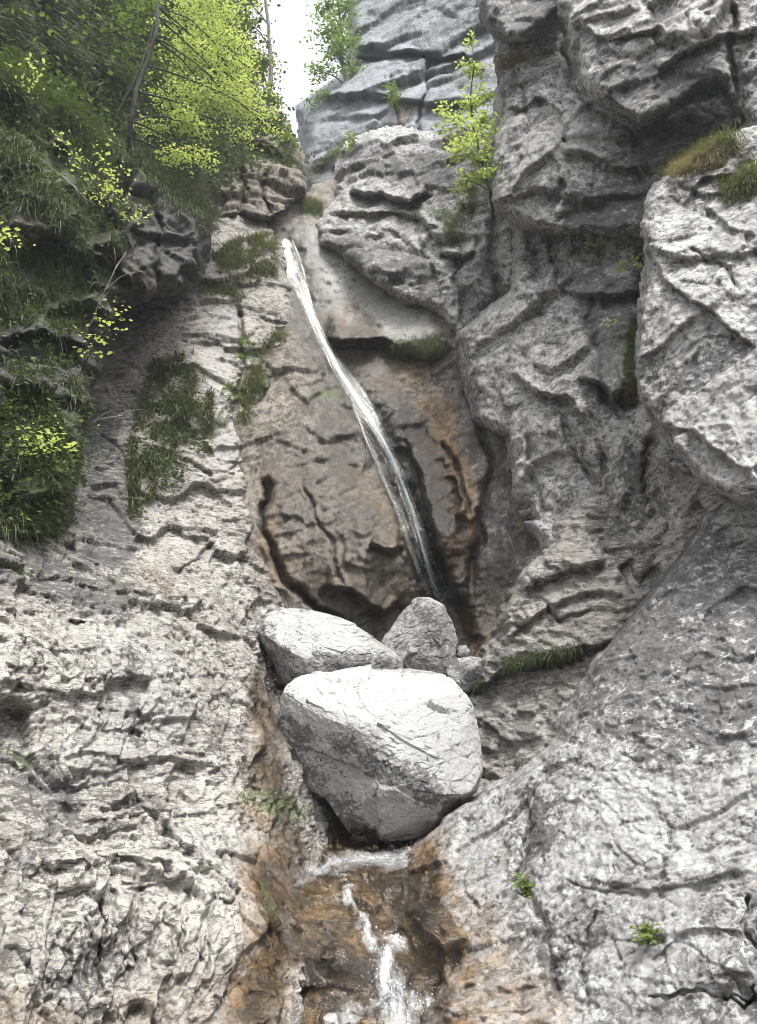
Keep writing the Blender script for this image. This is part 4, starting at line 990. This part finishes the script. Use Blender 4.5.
def blade_mesh(root, dirv, length, width, droop, rng, segs=4):
    """arching blades: root (n,3), start direction (n,3)"""
    n = len(root)
    side = unit(np.cross(dirv, rng.normal(0, 1, (n, 3))))
    V = np.zeros((n, 2 * segs + 1, 3)); p = root.copy(); d = unit(dirv)
    step = (length / segs)[:, None]
    for k in range(segs):
        w = (width * (1 - (k / segs) ** 1.5))[:, None] * .5
        V[:, 2 * k] = p - side * w; V[:, 2 * k + 1] = p + side * w
        p = p + d * step
        d = unit(d + np.array([0, 0, -1.0]) * droop[:, None])
    V[:, -1] = p
    b = np.arange(n)[:, None] * (2 * segs + 1)
    quads = np.concatenate([b + np.array([2 * k, 2 * k + 1, 2 * k + 3, 2 * k + 2]) for k in range(segs - 1)])
    tris = b + np.array([2 * segs - 2, 2 * segs - 1, 2 * segs])
    rnd = np.repeat(rng.uniform(0, 1, n), 2 * segs + 1)
    return V.reshape(-1, 3), [quads, tris], rnd


def leaf_mesh(c, size, rng, flat=.6, down=0.0, ratio=.62):
    """small folded leaves round the points c"""
    n = len(c)
    a = rng.uniform(0, 2 * math.pi, n)
    d = np.stack([np.cos(a), np.sin(a), rng.normal(-down, .35, n)], 1); d = unit(d)
    nn = unit(np.stack([rng.normal(0, 1 - flat, n), rng.normal(0, 1 - flat, n), np.ones(n)], 1))
    s = unit(np.cross(d, nn)); nn = np.cross(s, d)
    size = np.broadcast_to(size, n)[:, None] * rng.uniform(.4, 1.4, n)[:, None]
    base = c; tip = c + d * size
    mid = c + d * size * .45 - nn * size * .08
    V = np.stack([base, mid + s * size * ratio * .5 + nn * size * .14, tip, mid - s * size * ratio * .5 + nn * size * .14, mid], 1)
    b = np.arange(n)[:, None] * 5
    T = np.concatenate([b + np.array(f) for f in ((0, 1, 4), (4, 1, 2), (0, 4, 3), (4, 2, 3))])
    return V.reshape(-1, 3), T, np.repeat(rng.uniform(0, 1, n), 5)


def limb(a, b, sag, rng, n=9, wob=.03):
    t = np.linspace(0, 1, n)[:, None]
    L = np.linalg.norm(np.asarray(b) - a)
    p = np.asarray(a) * (1 - t) + np.asarray(b) * t
    p = p + np.array([0, 0, 1.0]) * (np.sin(t * math.pi) * sag * L)
    p[1:-1] += np.cumsum(rng.normal(0, wob * L / 3, (n - 2, 3)), 0) * np.sin(t[1:-1] * math.pi)
    return p


def broad_tree(name, label, cat, trunk, r0, targets, leaf, leafmat, barkmat, seed, group=None, twigs=7, flat=.55, thick=.32):
    """trunk: world points; targets: (world point, radius, leaf count) of the leaf sprays"""
    rng = np.random.default_rng(seed)
    trunk = np.asarray(trunk, float)
    e = empty(name, tuple(trunk[0]), label, cat, group)
    tr = resample3(trunk, 18)
    tr[1:-1] += np.cumsum(rng.normal(0, .012, (16, 3)), 0)
    paths, rad = [tr], [np.linspace(r0, r0 * .22, 18)]
    cen = []
    for (tp, R, n) in targets:
        tp = np.asarray(tp)
        dd = np.linalg.norm(tr - tp, axis=1) + (tr[:, 2] > tp[2] + .1) * 1.5
        k = int(np.clip(np.argmin(dd) - rng.integers(0, 4), 2, 17))
        L = limb(tr[k], tp, .06, rng)
        paths.append(L); rad.append(np.linspace(r0 * (.42 - .012 * k), r0 * .08 + .003, len(L)))
        per = max(1, n // twigs)
        for q in range(twigs):
            s = rng.normal(0, 1, 3); s /= np.linalg.norm(s); s[2] *= thick
            end = tp + s * R * rng.uniform(.5, 1.0)
            st = L[rng.integers(5, 9)]
            tw = limb(st, end, .03, rng, 6)
            paths.append(tw); rad.append(np.linspace(r0 * .09 + .003, .003, 6))
            t = rng.uniform(.2, 1.12, per)
            pos = tw[np.clip((t * 5).astype(int), 0, 5)] * 1.0
            pos = pos + (end - st) * ((t * 5 - np.floor(t * 5)) / 5)[:, None]
            w = R * .24
            pos = pos + np.stack([rng.normal(0, w, per), rng.normal(0, w, per), rng.normal(-.02, w * .34, per)], 1)
            cen.append(pos)
    V, F = tubes(paths, rad, 6)
    mesh_child('trunk', V, F, M[barkmat], e)
    V, T, rnd = leaf_mesh(np.concatenate(cen), leaf, rng, flat)
    mesh_child('crown', V, T, M[leafmat], e, dict(rnd=rnd))
    return e


def resample3(p, n):
    s = np.concatenate([[0], np.cumsum(np.linalg.norm(np.diff(p, axis=0), axis=1))])
    t = np.linspace(0, s[-1], n)
    return np.stack([np.interp(t, s, p[:, k]) for k in range(3)], 1)


def mesh_child(name, V, F, mat, e, attrs=None):
    o = mesh_obj(name, np.asarray(V) - np.array(e.location), F, mat, attrs=attrs, smooth=False)
    o.parent = e
    return o


def conifer(label, base, height, R, seed, mat='leaf_dark', group=None, boughs=60, per=190):
    rng = np.random.default_rng(seed)
    base = np.asarray(base, float)
    e = empty('conifer_tree', tuple(base), label, 'tree', group)
    tr = np.stack([base[0] + np.cumsum(rng.normal(0, .02, 14)), base[1] + np.cumsum(rng.normal(0, .02, 14)), base[2] + np.linspace(-.3, height, 14)], 1)
    paths, rad = [tr], [np.linspace(.11, .02, 14)]
    roots, dirs = [], []
    for k in range(boughs):
        h = rng.uniform(.04, .98); a = rng.uniform(0, 2 * math.pi)
        L = R * (1 - h) ** .7 * rng.uniform(.6, 1.1) + .25
        st = tr[int(h * 13)]
        t = np.linspace(0, 1, 8)[:, None]
        d = np.array([math.cos(a), math.sin(a), 0])
        p = st + d * L * t + np.array([0, 0, 1.0]) * (L * (.10 * t - .42 * t ** 2))
        paths.append(p); rad.append(np.linspace(.022, .005, 8))
        u = rng.uniform(.12, 1, per)
        q = p[np.clip((u * 7).astype(int), 0, 7)] + rng.normal(0, .05, (per, 3)) + d * (rng.uniform(-.08, .08, per))[:, None]
        sd = np.array([-d[1], d[0], 0])
        v = sd * rng.normal(0, .6, per)[:, None] + d * .5 + np.array([0, 0, -.25])
        roots.append(q + sd * rng.normal(0, .12 * L, per)[:, None]); dirs.append(v)
    V, F = tubes(paths, rad, 5)
    mesh_child('trunk', V, F, M['bark'], e)
    r = np.concatenate(roots); dv = np.concatenate(dirs); n = len(r)
    V, Fs, rnd = blade_mesh(r, dv, rng.uniform(.10, .24, n), rng.uniform(.014, .03, n), rng.uniform(.15, .5, n), rng, 3)
    mesh_child('crown', V, Fs, M[mat], e, dict(rnd=rnd))
    return e


def scatter(key, pts, r, n, rng, area=False):
    if area:
        pa = np.asarray(pts, float); lo, hi = pa.min(0), pa.max(0)
        out = np.zeros((0, 2))
        while len(out) < n:
            q = rng.uniform(lo, hi, (n * 3, 2)); out = np.concatenate([out, q[inside(q[:, 0], q[:, 1], pts)]])
        q = out[:n]
    else:
        p = resample(pts, 60) if len(pts) > 1 else np.repeat(np.asarray(pts, float), 60, 0)
        q = p[rng.integers(0, 60, n)] + rng.normal(0, r * .45, (n, 2))
    return q


def clumpy(q, sc, rng, keep=.55, seed=0):
    v = perlin(np.stack([q[:, 0] / sc, q[:, 1] / sc, np.full(len(q), 3.3)], 1), seed) + .6 * perlin(np.stack([q[:, 0] / sc * 2.7, q[:, 1] / sc * 2.7, np.full(len(q), 8.3)], 1), seed + 1)
    return q[v > np.quantile(v, 1 - keep)]


def grass(name, label, key, pts, r, n, length, mat, seed, kind=None, group=None, area=False, keep=.6, sc=22, up=.5, droop=.55, cat='grass', width=.014):
    rng = np.random.default_rng(seed)
    q = scatter(key, pts, r, n, rng, area)
    if keep < 1: q = clumpy(q, sc, rng, keep, seed)
    P, N = on(key, q[:, 0], q[:, 1], -.01)
    m = len(P)
    dv = N * .7 + np.array([0, 0, up]) + rng.normal(0, .35, (m, 3))
    V, F, rnd = blade_mesh(P, dv, rng.uniform(.5, 1.2, m) * length, rng.uniform(.6, 1.4, m) * width, rng.uniform(.6, 1.4, m) * droop, rng, 5)
    o = mesh_obj(name, V, F, M[mat], attrs=dict(rnd=rnd), smooth=False, loc=tuple(P.mean(0)))
    return tag(o, label, cat, group, kind)


def leafy(name, label, key, pts, r, n, size, mat, seed, kind=None, group=None, area=False, keep=.55, sc=25, lift=.10, cat='undergrowth'):
    rng = np.random.default_rng(seed)
    q = scatter(key, pts, r, n, rng, area)
    if keep < 1: q = clumpy(q, sc, rng, keep, seed)
    P, N = on(key, q[:, 0], q[:, 1])
    P = P + N * np.abs(rng.normal(0, lift, len(P)))[:, None] + np.array([0, 0, 1]) * np.abs(rng.normal(0, lift * .6, len(P)))[:, None]
    V, T, rnd = leaf_mesh(P, size, rng, .4, .2)
    o = mesh_obj(name, V, T, M[mat], attrs=dict(rnd=rnd), smooth=False, loc=tuple(P.mean(0)))
    return tag(o, label, cat, group, kind)


def sprig(label, root, tips, leaf, n, mat, seed, name='sapling', cat='sapling', group=None, r=.006, bark='bark', spread=.09):
    """a thin stemmed young plant: stems from root to each tip with leaves along them"""
    rng = np.random.default_rng(seed)
    root = np.asarray(root, float)
    e = empty(name, tuple(root), label, cat, group)
    paths, rad, cen = [], [], []
    for tp in tips:
        p = limb(root, np.asarray(tp), .12, rng, 9)
        paths.append(p); rad.append(np.linspace(r, r * .35, 9))
        t = rng.uniform(.35, 1.05, n) ** .8
        k = np.clip(t * 8, 0, 7.99).astype(int)
        cen.append(p[k] + (p[np.minimum(k + 1, 8)] - p[k]) * (t * 8 - k)[:, None] + rng.normal(0, spread, (n, 3)) * np.array([1, 1, .5]))
    V, F = tubes(paths, rad, 5)
    mesh_child('stem', V, F, M[bark], e)
    V, T, rnd = leaf_mesh(np.concatenate(cen), leaf, rng, .55, .1)
    mesh_child('leaves', V, T, M[mat], e, dict(rnd=rnd))
    return e


# --- trees
P0 = on('leftcliff', 128, 162)[0]
tg = [(152, 128, 11.4, .35, 200), (176, 100, 11.5, .6, 500), (200, 70, 11.8, .8, 750), (220, 48, 12, .85, 700), (242, 80, 12.6, .7, 560), (225, 95, 12, .85, 700), (186, 122, 11.4, .5, 380), (215, 112, 12, .6, 420),
      (240, 108, 12.6, .55, 380), (172, 158, 11.2, .40, 200), (205, 158, 11.6, .45, 220), (258, 112, 13, .42, 260), (228, 18, 12.6, .75, 600), (215, 8, 12, .9, 750), (186, 28, 11.8, .6, 420), (274, 136, 13, .3, 110), (240, 140, 12.2, .35, 120),
      (225, -30, 12.5, .9, 500), (190, -30, 12, .9, 500), (252, 60, 13, .3, 160)]
broad_tree('broadleaf_tree', 'dark stemmed tree with bright yellow green leaves growing on the left cliff edge', 'tree',
           [P0 - [0, 0, .2], at(130, 130, 10.4), at(138, 95, 10.3), at(150, 62, 10.3), at(161, 30, 10.3), at(163, 0, 10.4), at(168, -50, 10.5)], .048,
           [(at(x, y, Y), R, int(n * 1.45)) for x, y, Y, R, n in tg], .056, 'leaf_bright', 'bark', 301)
P1 = on('slope', 118, 128)[0]
broad_tree('broadleaf_tree', 'slender pale trunked tree leaning behind the dark stemmed tree', 'tree',
           [at(112, 130, 12.5), at(124, 100, 12.4), at(138, 70, 12.4), at(150, 30, 12.5), at(160, -30, 12.6)], .028,
           [(at(x, y, Y), R, n) for x, y, Y, R, n in [(120, 40, 12.6, .8, 400), (150, 10, 12.8, .8, 450), (105, 10, 12.6, .8, 400), (170, 60, 13, .7, 350), (130, 75, 13, .6, 250), (140, -20, 12.8, .9, 400)]], 0.07, 'leaf_mid', 'bark', 302)
broad_tree('broadleaf_tree', 'pale hazy tree on the far cliff edge right of the sky gap', 'tree',
           [at(356, 104, 21.6), at(348, 85, 21.5), at(342, 60, 21.5), at(340, 25, 21.5), at(338, -20, 21.5)], .10,
           [(at(x, y, Y), R, n) for x, y, Y, R, n in [(328, 30, 21, .8, 420), (345, 15, 21.4, .9, 420), (335, 55, 21.2, .8, 330), (322, 72, 21, .6, 200), (345, 40, 21, .7, 260), (352, 70, 21, .5, 150), (325, 5, 21, .7, 260), (318, 98, 21, .4, 120), (340, -15, 21, .9, 300)]],
           .12, 'leaf_pale', 'bark_pale', 303)
broad_tree('broadleaf_tree', 'light green far tree peeking out left of the sky gap', 'tree',
           [at(262, 150, 17.5), at(266, 110, 17.6), at(272, 70, 17.6), at(268, 20, 17.6), at(262, -40, 17.6)], .10,
           [(at(x, y, Y), R, n) for x, y, Y, R, n in [(258, 60, 17.5, .45, 260), (268, 95, 17.5, .42, 240), (250, 25, 17.5, .5, 300), (280, 122, 17.3, .35, 180), (258, 60, 17.8, .8, 350), (245, 0, 17.5, .6, 350), (290, 140, 17, .3, 130), (250, -30, 17.6, .9, 400)]],
           .10, 'leaf_mid', 'bark_pale', 304)
rr = np.random.default_rng(9)
for k, (x, y, Y, h, R, lab) in enumerate([
        (-30, 130, 10.6, 4.5, 1.5, 'dense dark conifer at the left edge of the photo above the grassy cliff'),
        (30, 108, 11.6, 4.6, 1.5, 'dark drooping conifer second from the left edge on the slope'),
        (82, 118, 12.8, 4.6, 1.4, 'dark conifer behind the thin leaning trunk on the slope'),
        (150, 128, 14.6, 6.0, 1.8, 'tall dark conifer behind the bright yellow green tree'),
        (172, 120, 16.5, 5.6, 1.5, 'dark conifer furthest up the slope behind the rock outcrop')]):
    conifer(lab, at(x, y, Y), h, R, 320 + k, group='conifers on the left slope')
# wooded ground cover of the slope
leafy('foliage', 'mixed green foliage covering the wooded slope', 'slope', [(-100, -70), (215, -70), (236, 20), (258, 120), (290, 200), (-100, 240)], 0, 24000, .14, 'leaf_dark', 330, 'stuff', area=True, keep=.8, sc=40, lift=.5)
leafy('foliage', 'lighter leaves on the wooded slope', 'slope', [(-100, -70), (205, -70), (226, 20), (250, 120), (-100, 160)], 0, 12000, .12, 'leaf_mid', 331, 'stuff', area=True, keep=.5, sc=35, lift=.8)

# shrub on the right cliff
P2 = on('face', 494, 205)[0]
sh = [(468, 98, .35, 170), (474, 62, .28, 120), (452, 122, .32, 130), (486, 118, .3, 150), (470, 152, .4, 240), (482, 176, .36, 220), (446, 104, .22, 60), (490, 150, .3, 170), (462, 180, .25, 90), (476, 132, .4, 220), (486, 92, .25, 90), (470, 40, .14, 30), (455, 150, .25, 80)]
broad_tree('shrub', 'bright green leafy shrub clinging to the edge of the right cliff', 'shrub',
           [P2 + [0, .2, -.1], at(488, 190, 10.7), at(480, 160, 10.7), at(472, 125, 10.7), at(470, 90, 10.7), at(474, 55, 10.7)], .028,
           [(at(x, y, 10.7), R, n) for x, y, R, n in sh], .075, 'leaf_bright', 'bark', 341, twigs=5, thick=.7)
for k, (x, y, Y, R, n, lab) in enumerate([(395, 95, 19.5, .35, 70, 'small pale bush on the ledge of the far blue grey cliff'), (355, 150, 18, .4, 110, 'low bush on the mossy edge of the far cliff')]):
    broad_tree('shrub', lab, 'shrub', [at(x, y + 14, Y), at(x, y + 4, Y), at(x + 1, y - 8, Y)], .02, [(at(x + dx, y + dy, Y), R, n) for dx, dy in ((-4, 0), (4, 4), (0, -8), (-2, 9))], .09, 'leaf_mid', 'bark', 345 + k, twigs=4, thick=.8)

# --- saplings and sprigs with bright leaves
for k, (lab, key, rx, ry, tips, dY, n) in enumerate([
        ('thin sapling with bright leaves in front of the left cliff, uppermost beside the left edge', 'leftcliff', 20, 130, [(8, 58), (28, 66), (20, 80), (40, 62)], -.5, 16),
        ('bright leaved sapling sprawling below the dark stemmed tree', 'leftcliff', 95, 215, [(60, 138), (78, 152), (104, 132), (112, 165), (125, 170), (96, 190), (118, 188)], -.6, 17),
        ('bright leaved sprig beside the mossy shoulder of the left cliff', 'leftcliff', 118, 240, [(120, 182), (100, 192), (135, 212), (143, 210)], -.5, 16),
        ('small bright twig cut by the left edge of the photo', 'leftcliff', -14, 262, [(2, 232), (-4, 226), (6, 236)], -.7, 14),
        ('slim sapling with a few bright leaves hanging by the dark hollow', 'leftcliff', 78, 372, [(112, 308), (120, 314), (100, 345), (108, 325)], -.5, 13),
        ('bright sprig on the lower overgrown part of the left cliff', 'leftcliff', 40, 470, [(30, 432), (52, 426), (62, 440), (20, 446)], -.4, 20)]):
    root, _ = on(key, max(rx, -100), ry)
    sprig(lab, root, [at(x, y, root[1] + dY) for x, y in tips], .06, int(n * 1.7), 'leaf_bright', 350 + k, group='bright saplings on the left cliff')
for k, (lab, key, rx, ry, tips, n) in enumerate([
        ('tiny bright plant hanging under the overhang, left of its neighbours', 'column', 578, 248, [(570, 236), (566, 240)], 7),
        ('bright little plant with long leaf sprays under the overhang', 'column', 598, 256, [(588, 222), (600, 218), (585, 243), (604, 238), (612, 236)], 12),
        ('pale sprig growing right under the overhang beside the near block', 'column', 630, 270, [(622, 262), (636, 258), (640, 268), (618, 272)], 11),
        ('single small fern sprig on the dark stained column', 'column', 612, 328, [(606, 322), (618, 320)], 8)]):
    root, N = on(key, rx, ry)
    sprig(lab, root, [at(x, y, root[1] - .28) for x, y in tips], .075, n, 'leaf_bright', 370 + k, group='small plants under the right overhang', spread=.04, r=.004)
for k, (lab, rx, ry, tips, n, lf) in enumerate([
        ('tall small green plant in the crack of the right slab', 526, 893, [(519, 874), (524, 878), (528, 884), (527, 892), (520, 882)], 16, .045),
        ('tiny green plant just left of the crack plant on the right slab', 498, 862, [(494, 856), (501, 856)], 9, .03),
        ('low green plant alone on the lower right slab', 646, 942, [(640, 930), (650, 930), (656, 936), (645, 926), (642, 940)], 16, .04)]):
    root, N = on('right', rx, ry)
    sprig(lab, root, [at(x, y, root[1] - .08) for x, y in tips], lf, n, 'leaf_mid', 380 + k, group='small plants on the right slab', spread=.022, r=.003)

# --- grass on ledges: countable tufts
for k, (lab, key, pts, r, n, L, mat) in enumerate([
        ('broad tuft of half dry grass hanging above the near right block', 'near', [(664, 172), (690, 158), (720, 150), (735, 146)], 9, 1500, .38, 'grass'),
        ('dry straw coloured grass fringe under the upper right rock roof', 'near', [(672, 176), (700, 164), (725, 158)], 8, 900, .40, 'grass_dry'),
        ('green grass tuft cut by the right edge of the photo', 'near', [(728, 190), (745, 182), (757, 176)], 13, 1300, .32, 'grass'),
        ('long grass tuft hanging in the dark cleft left of the near block', 'column', [(636, 330), (632, 365), (628, 395)], 9, 1300, .36, 'grass'),
        ('dry grass hanging at the foot of the cleft grass', 'column', [(630, 385), (626, 400)], 8, 500, .36, 'grass_dry'),
        ('grass cushion on the rock ledge right of the waterfall slab', 'wall', [(385, 352), (405, 350), (428, 348), (440, 342)], 10, 1900, .30, 'grass'),
        ('dark grass row on the ledge of the pale rib right of the boulders', 'rib', [(505, 664), (530, 660), (560, 656), (582, 652)], 7, 1300, .17, 'grass_dark'),
        ('moss green grass beside the white boulder on its right', 'rib', [(468, 690), (478, 678)], 7, 500, .09, 'grass_dark'),
        ('grass strip growing below the shrub on the right cliff', 'block', [(470, 175), (474, 200), (462, 215), (452, 235)], 12, 1300, .32, 'grass'),
        ('narrow grass strip in the cleft between rib and column', 'block', [(506, 290), (508, 330)], 5, 400, .26, 'grass'),
        ('grass cap on the ledge where the gully begins', 'wall', [(300, 206), (312, 205), (320, 210)], 6, 700, .34, 'grass'),
        ('grass clump on the far cliff shoulder', 'far', [(312, 172), (330, 155), (352, 142), (380, 134)], 6, 900, .42, 'grass'),
        ('dry grass sticking out under the dark overhanging lip', 'face', [(512, 52), (520, 60), (500, 60)], 6, 350, .26, 'grass_dry'),
        ('grass clump on the outcrop top beside the gully', 'outcrop', [(262, 120), (280, 130), (292, 145)], 8, 900, .40, 'grass'),
        ('grass ledge in the middle of the blocky outcrop', 'outcrop', [(255, 152), (275, 158), (295, 165)], 7, 800, .36, 'grass')]):
    grass('grass' if k in (7, 9, 12) else 'grass_tuft', lab, key, pts, r, int(n * 1.5), L * .72, mat, 400 + k, 'stuff' if k in (7, 9, 12) else None, cat='grass tuft', keep=1, width=.009, up=.3)

# --- uncountable ground cover
leafcl = [(-60, 60), (70, 90), (125, 155), (190, 200), (120, 220), (100, 280), (85, 330), (-60, 350)]
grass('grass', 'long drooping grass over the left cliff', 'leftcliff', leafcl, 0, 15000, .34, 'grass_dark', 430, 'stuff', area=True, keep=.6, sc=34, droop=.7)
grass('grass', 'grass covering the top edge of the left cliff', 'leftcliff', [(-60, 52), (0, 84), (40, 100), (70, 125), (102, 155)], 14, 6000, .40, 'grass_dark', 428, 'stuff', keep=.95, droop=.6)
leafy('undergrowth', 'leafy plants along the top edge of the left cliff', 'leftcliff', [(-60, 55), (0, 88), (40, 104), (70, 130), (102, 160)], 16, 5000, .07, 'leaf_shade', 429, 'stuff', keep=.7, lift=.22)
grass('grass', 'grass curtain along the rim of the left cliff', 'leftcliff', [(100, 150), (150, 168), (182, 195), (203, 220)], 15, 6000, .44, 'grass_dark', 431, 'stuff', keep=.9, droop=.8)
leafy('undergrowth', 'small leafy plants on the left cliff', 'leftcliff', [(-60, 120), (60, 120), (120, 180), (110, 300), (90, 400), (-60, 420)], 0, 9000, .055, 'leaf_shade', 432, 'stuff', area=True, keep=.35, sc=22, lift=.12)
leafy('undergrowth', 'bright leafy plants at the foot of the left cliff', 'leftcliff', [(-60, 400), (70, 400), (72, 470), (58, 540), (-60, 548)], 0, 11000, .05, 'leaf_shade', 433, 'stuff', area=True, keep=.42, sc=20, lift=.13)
leafy('undergrowth', 'lighter leaves among the plants at the cliff foot', 'leftcliff', [(-60, 420), (66, 420), (64, 470), (50, 535), (-60, 545)], 0, 2200, .05, 'leaf_mid', 434, 'stuff', area=True, keep=.28, sc=16, lift=.16)
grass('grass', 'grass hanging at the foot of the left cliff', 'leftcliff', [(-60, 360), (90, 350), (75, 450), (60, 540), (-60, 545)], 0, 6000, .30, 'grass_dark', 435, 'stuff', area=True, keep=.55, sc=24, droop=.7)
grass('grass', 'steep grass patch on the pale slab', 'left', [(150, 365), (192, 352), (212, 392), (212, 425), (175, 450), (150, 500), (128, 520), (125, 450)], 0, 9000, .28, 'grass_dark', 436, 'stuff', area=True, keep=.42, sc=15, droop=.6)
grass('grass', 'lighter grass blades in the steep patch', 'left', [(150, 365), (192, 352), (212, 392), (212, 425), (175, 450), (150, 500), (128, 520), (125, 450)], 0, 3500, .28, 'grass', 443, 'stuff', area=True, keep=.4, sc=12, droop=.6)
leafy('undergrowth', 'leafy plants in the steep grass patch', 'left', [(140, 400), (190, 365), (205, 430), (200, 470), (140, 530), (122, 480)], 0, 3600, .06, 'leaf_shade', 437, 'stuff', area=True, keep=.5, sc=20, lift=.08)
grass('grass', 'green ledge below the outcrop beside the gully', 'left', [(212, 250), (240, 238), (275, 232), (276, 278), (245, 285), (215, 272)], 0, 7000, .30, 'grass', 438, 'stuff', area=True, keep=.55, sc=12)
grass('grass', 'grass seam along the right edge of the pale slab', 'left', [(292, 328), (270, 345), (256, 372), (246, 400), (242, 430)], 8, 2600, .28, 'grass', 439, 'stuff', keep=.7, sc=16)
grass('grass', 'grass on the small ledge of the pale slab', 'left', [(205, 292), (225, 290), (240, 300)], 8, 900, .26, 'grass', 440, 'stuff', keep=.8, sc=16)
leafy('undergrowth', 'small plants scattered down the pale slab', 'left', [(190, 470), (260, 400), (270, 350), (235, 330), (215, 420)], 0, 1500, .06, 'leaf_mid', 441, 'stuff', area=True, keep=.3, sc=16, lift=.06)

# --- bare twigs
def twig(label, pts, r, seed):
    rng = np.random.default_rng(seed)
    p = resample3(np.asarray(pts), 16); p[1:-1] += np.cumsum(rng.normal(0, .010, (14, 3)), 0)
    paths = [p]; rad = [np.linspace(r, r * .4, 16)]
    for k in (5, 8, 11):
        paths.append(limb(p[k], p[k] + (p[-1] - p[0]) * .22 + rng.normal(0, .10, 3), .1, rng, 6)); rad.append(np.linspace(r * .5, r * .2, 6))
    V, F = tubes(paths, rad, 5)
    tag(mesh_obj('bare_twig', V, F, M['bark_pale'], loc=tuple(p[0])), label, 'twig', 'bare twigs on the left cliff')
q = on('leftcliff', 75, 428)[0]
twig('long bare twig sticking out from the foot of the left cliff', [q, at(100, 420, q[1] - .2), at(132, 414, q[1] - .1)], .012, 451)
q = on('leftcliff', 88, 335)[0]
twig('thin bare stem rising along the hollow below the left cliff shoulder', [q, at(100, 300, q[1] - .35), at(112, 272, q[1] - .4), at(126, 252, q[1] - .3)], .012, 452)
q = on('leftcliff', 60, 170)[0]
twig('bare twig between the bright saplings of the left cliff', [q, at(80, 190, q[1] - .5), at(96, 205, q[1] - .6)], .010, 453)

# ------------------------------------------------------------------ light
HAZE = True
SUN_EL, SUN_AZ = 68.0, 25.0     # azimuth measured from straight behind the camera towards the right
sd_ = Vector((math.sin(math.radians(SUN_AZ)) * math.cos(math.radians(SUN_EL)), -math.cos(math.radians(SUN_AZ)) * math.cos(math.radians(SUN_EL)), math.sin(math.radians(SUN_EL))))
sl = bpy.data.lights.new('sun', 'SUN'); sl.energy = 1.9; sl.angle = math.radians(22); sl.color = (1, .97, .92)
so = bpy.data.objects.new('sun', sl); COL.objects.link(so)
so.rotation_euler = sd_.to_track_quat('Z', 'Y').to_euler()
world = bpy.data.worlds.new('World'); scene.world = world; world.use_nodes = True
wt = world.node_tree; wt.nodes.clear()
sky = wt.nodes.new('ShaderNodeTexSky'); sky.sky_type = 'NISHITA'; sky.sun_disc = False
sky.sun_elevation = math.radians(SUN_EL); sky.sun_rotation = math.atan2(sd_.x, sd_.y)
sky.air_density = 1.0; sky.dust_density = 6.0; sky.ozone_density = 1.0; sky.altitude = 600
hs = wt.nodes.new('ShaderNodeHueSaturation'); hs.inputs['Saturation'].default_value = .12
bg = wt.nodes.new('ShaderNodeBackground'); bg.inputs['Strength'].default_value = .15
wo = wt.nodes.new('ShaderNodeOutputWorld')
wt.links.new(sky.outputs[0], hs.inputs['Color']); wt.links.new(hs.outputs[0], bg.inputs[0]); wt.links.new(bg.outputs[0], wo.inputs[0])
vs = scene.view_settings
vs.view_transform = 'Standard'; vs.look = 'None'; vs.exposure = 1.5; vs.gamma = 1.0; vs.use_curve_mapping = False
scene.cycles.use_denoising = True
scene.cycles.filter_width = .9
scene.cycles.max_bounces = 6; scene.cycles.diffuse_bounces = 4; scene.cycles.transparent_max_bounces = 16

# thin moist air of the gorge
hm = bpy.data.materials.new('moist_air'); hm.use_nodes = True
ht = hm.node_tree; ht.nodes.clear()
ho = ht.nodes.new('ShaderNodeOutputMaterial'); hv = ht.nodes.new('ShaderNodeVolumePrincipled')
hv.inputs['Color'].default_value = (.9, .94, 1, 1); hv.inputs['Density'].default_value = .0014; hv.inputs['Anisotropy'].default_value = .2
ht.links.new(hv.outputs[0], ho.inputs['Volume'])
bx = np.array([(x, y, z) for x in (-60, 60) for y in (-30, 60) for z in (-2.4, 40)], float)
bf = np.array([(0, 1, 3, 2), (4, 6, 7, 5), (0, 4, 5, 1), (2, 3, 7, 6), (0, 2, 6, 4), (1, 5, 7, 3)])
if HAZE: tag(mesh_obj('haze', bx, bf, hm, smooth=False), 'thin moist air in the gorge', 'haze', None, 'stuff')
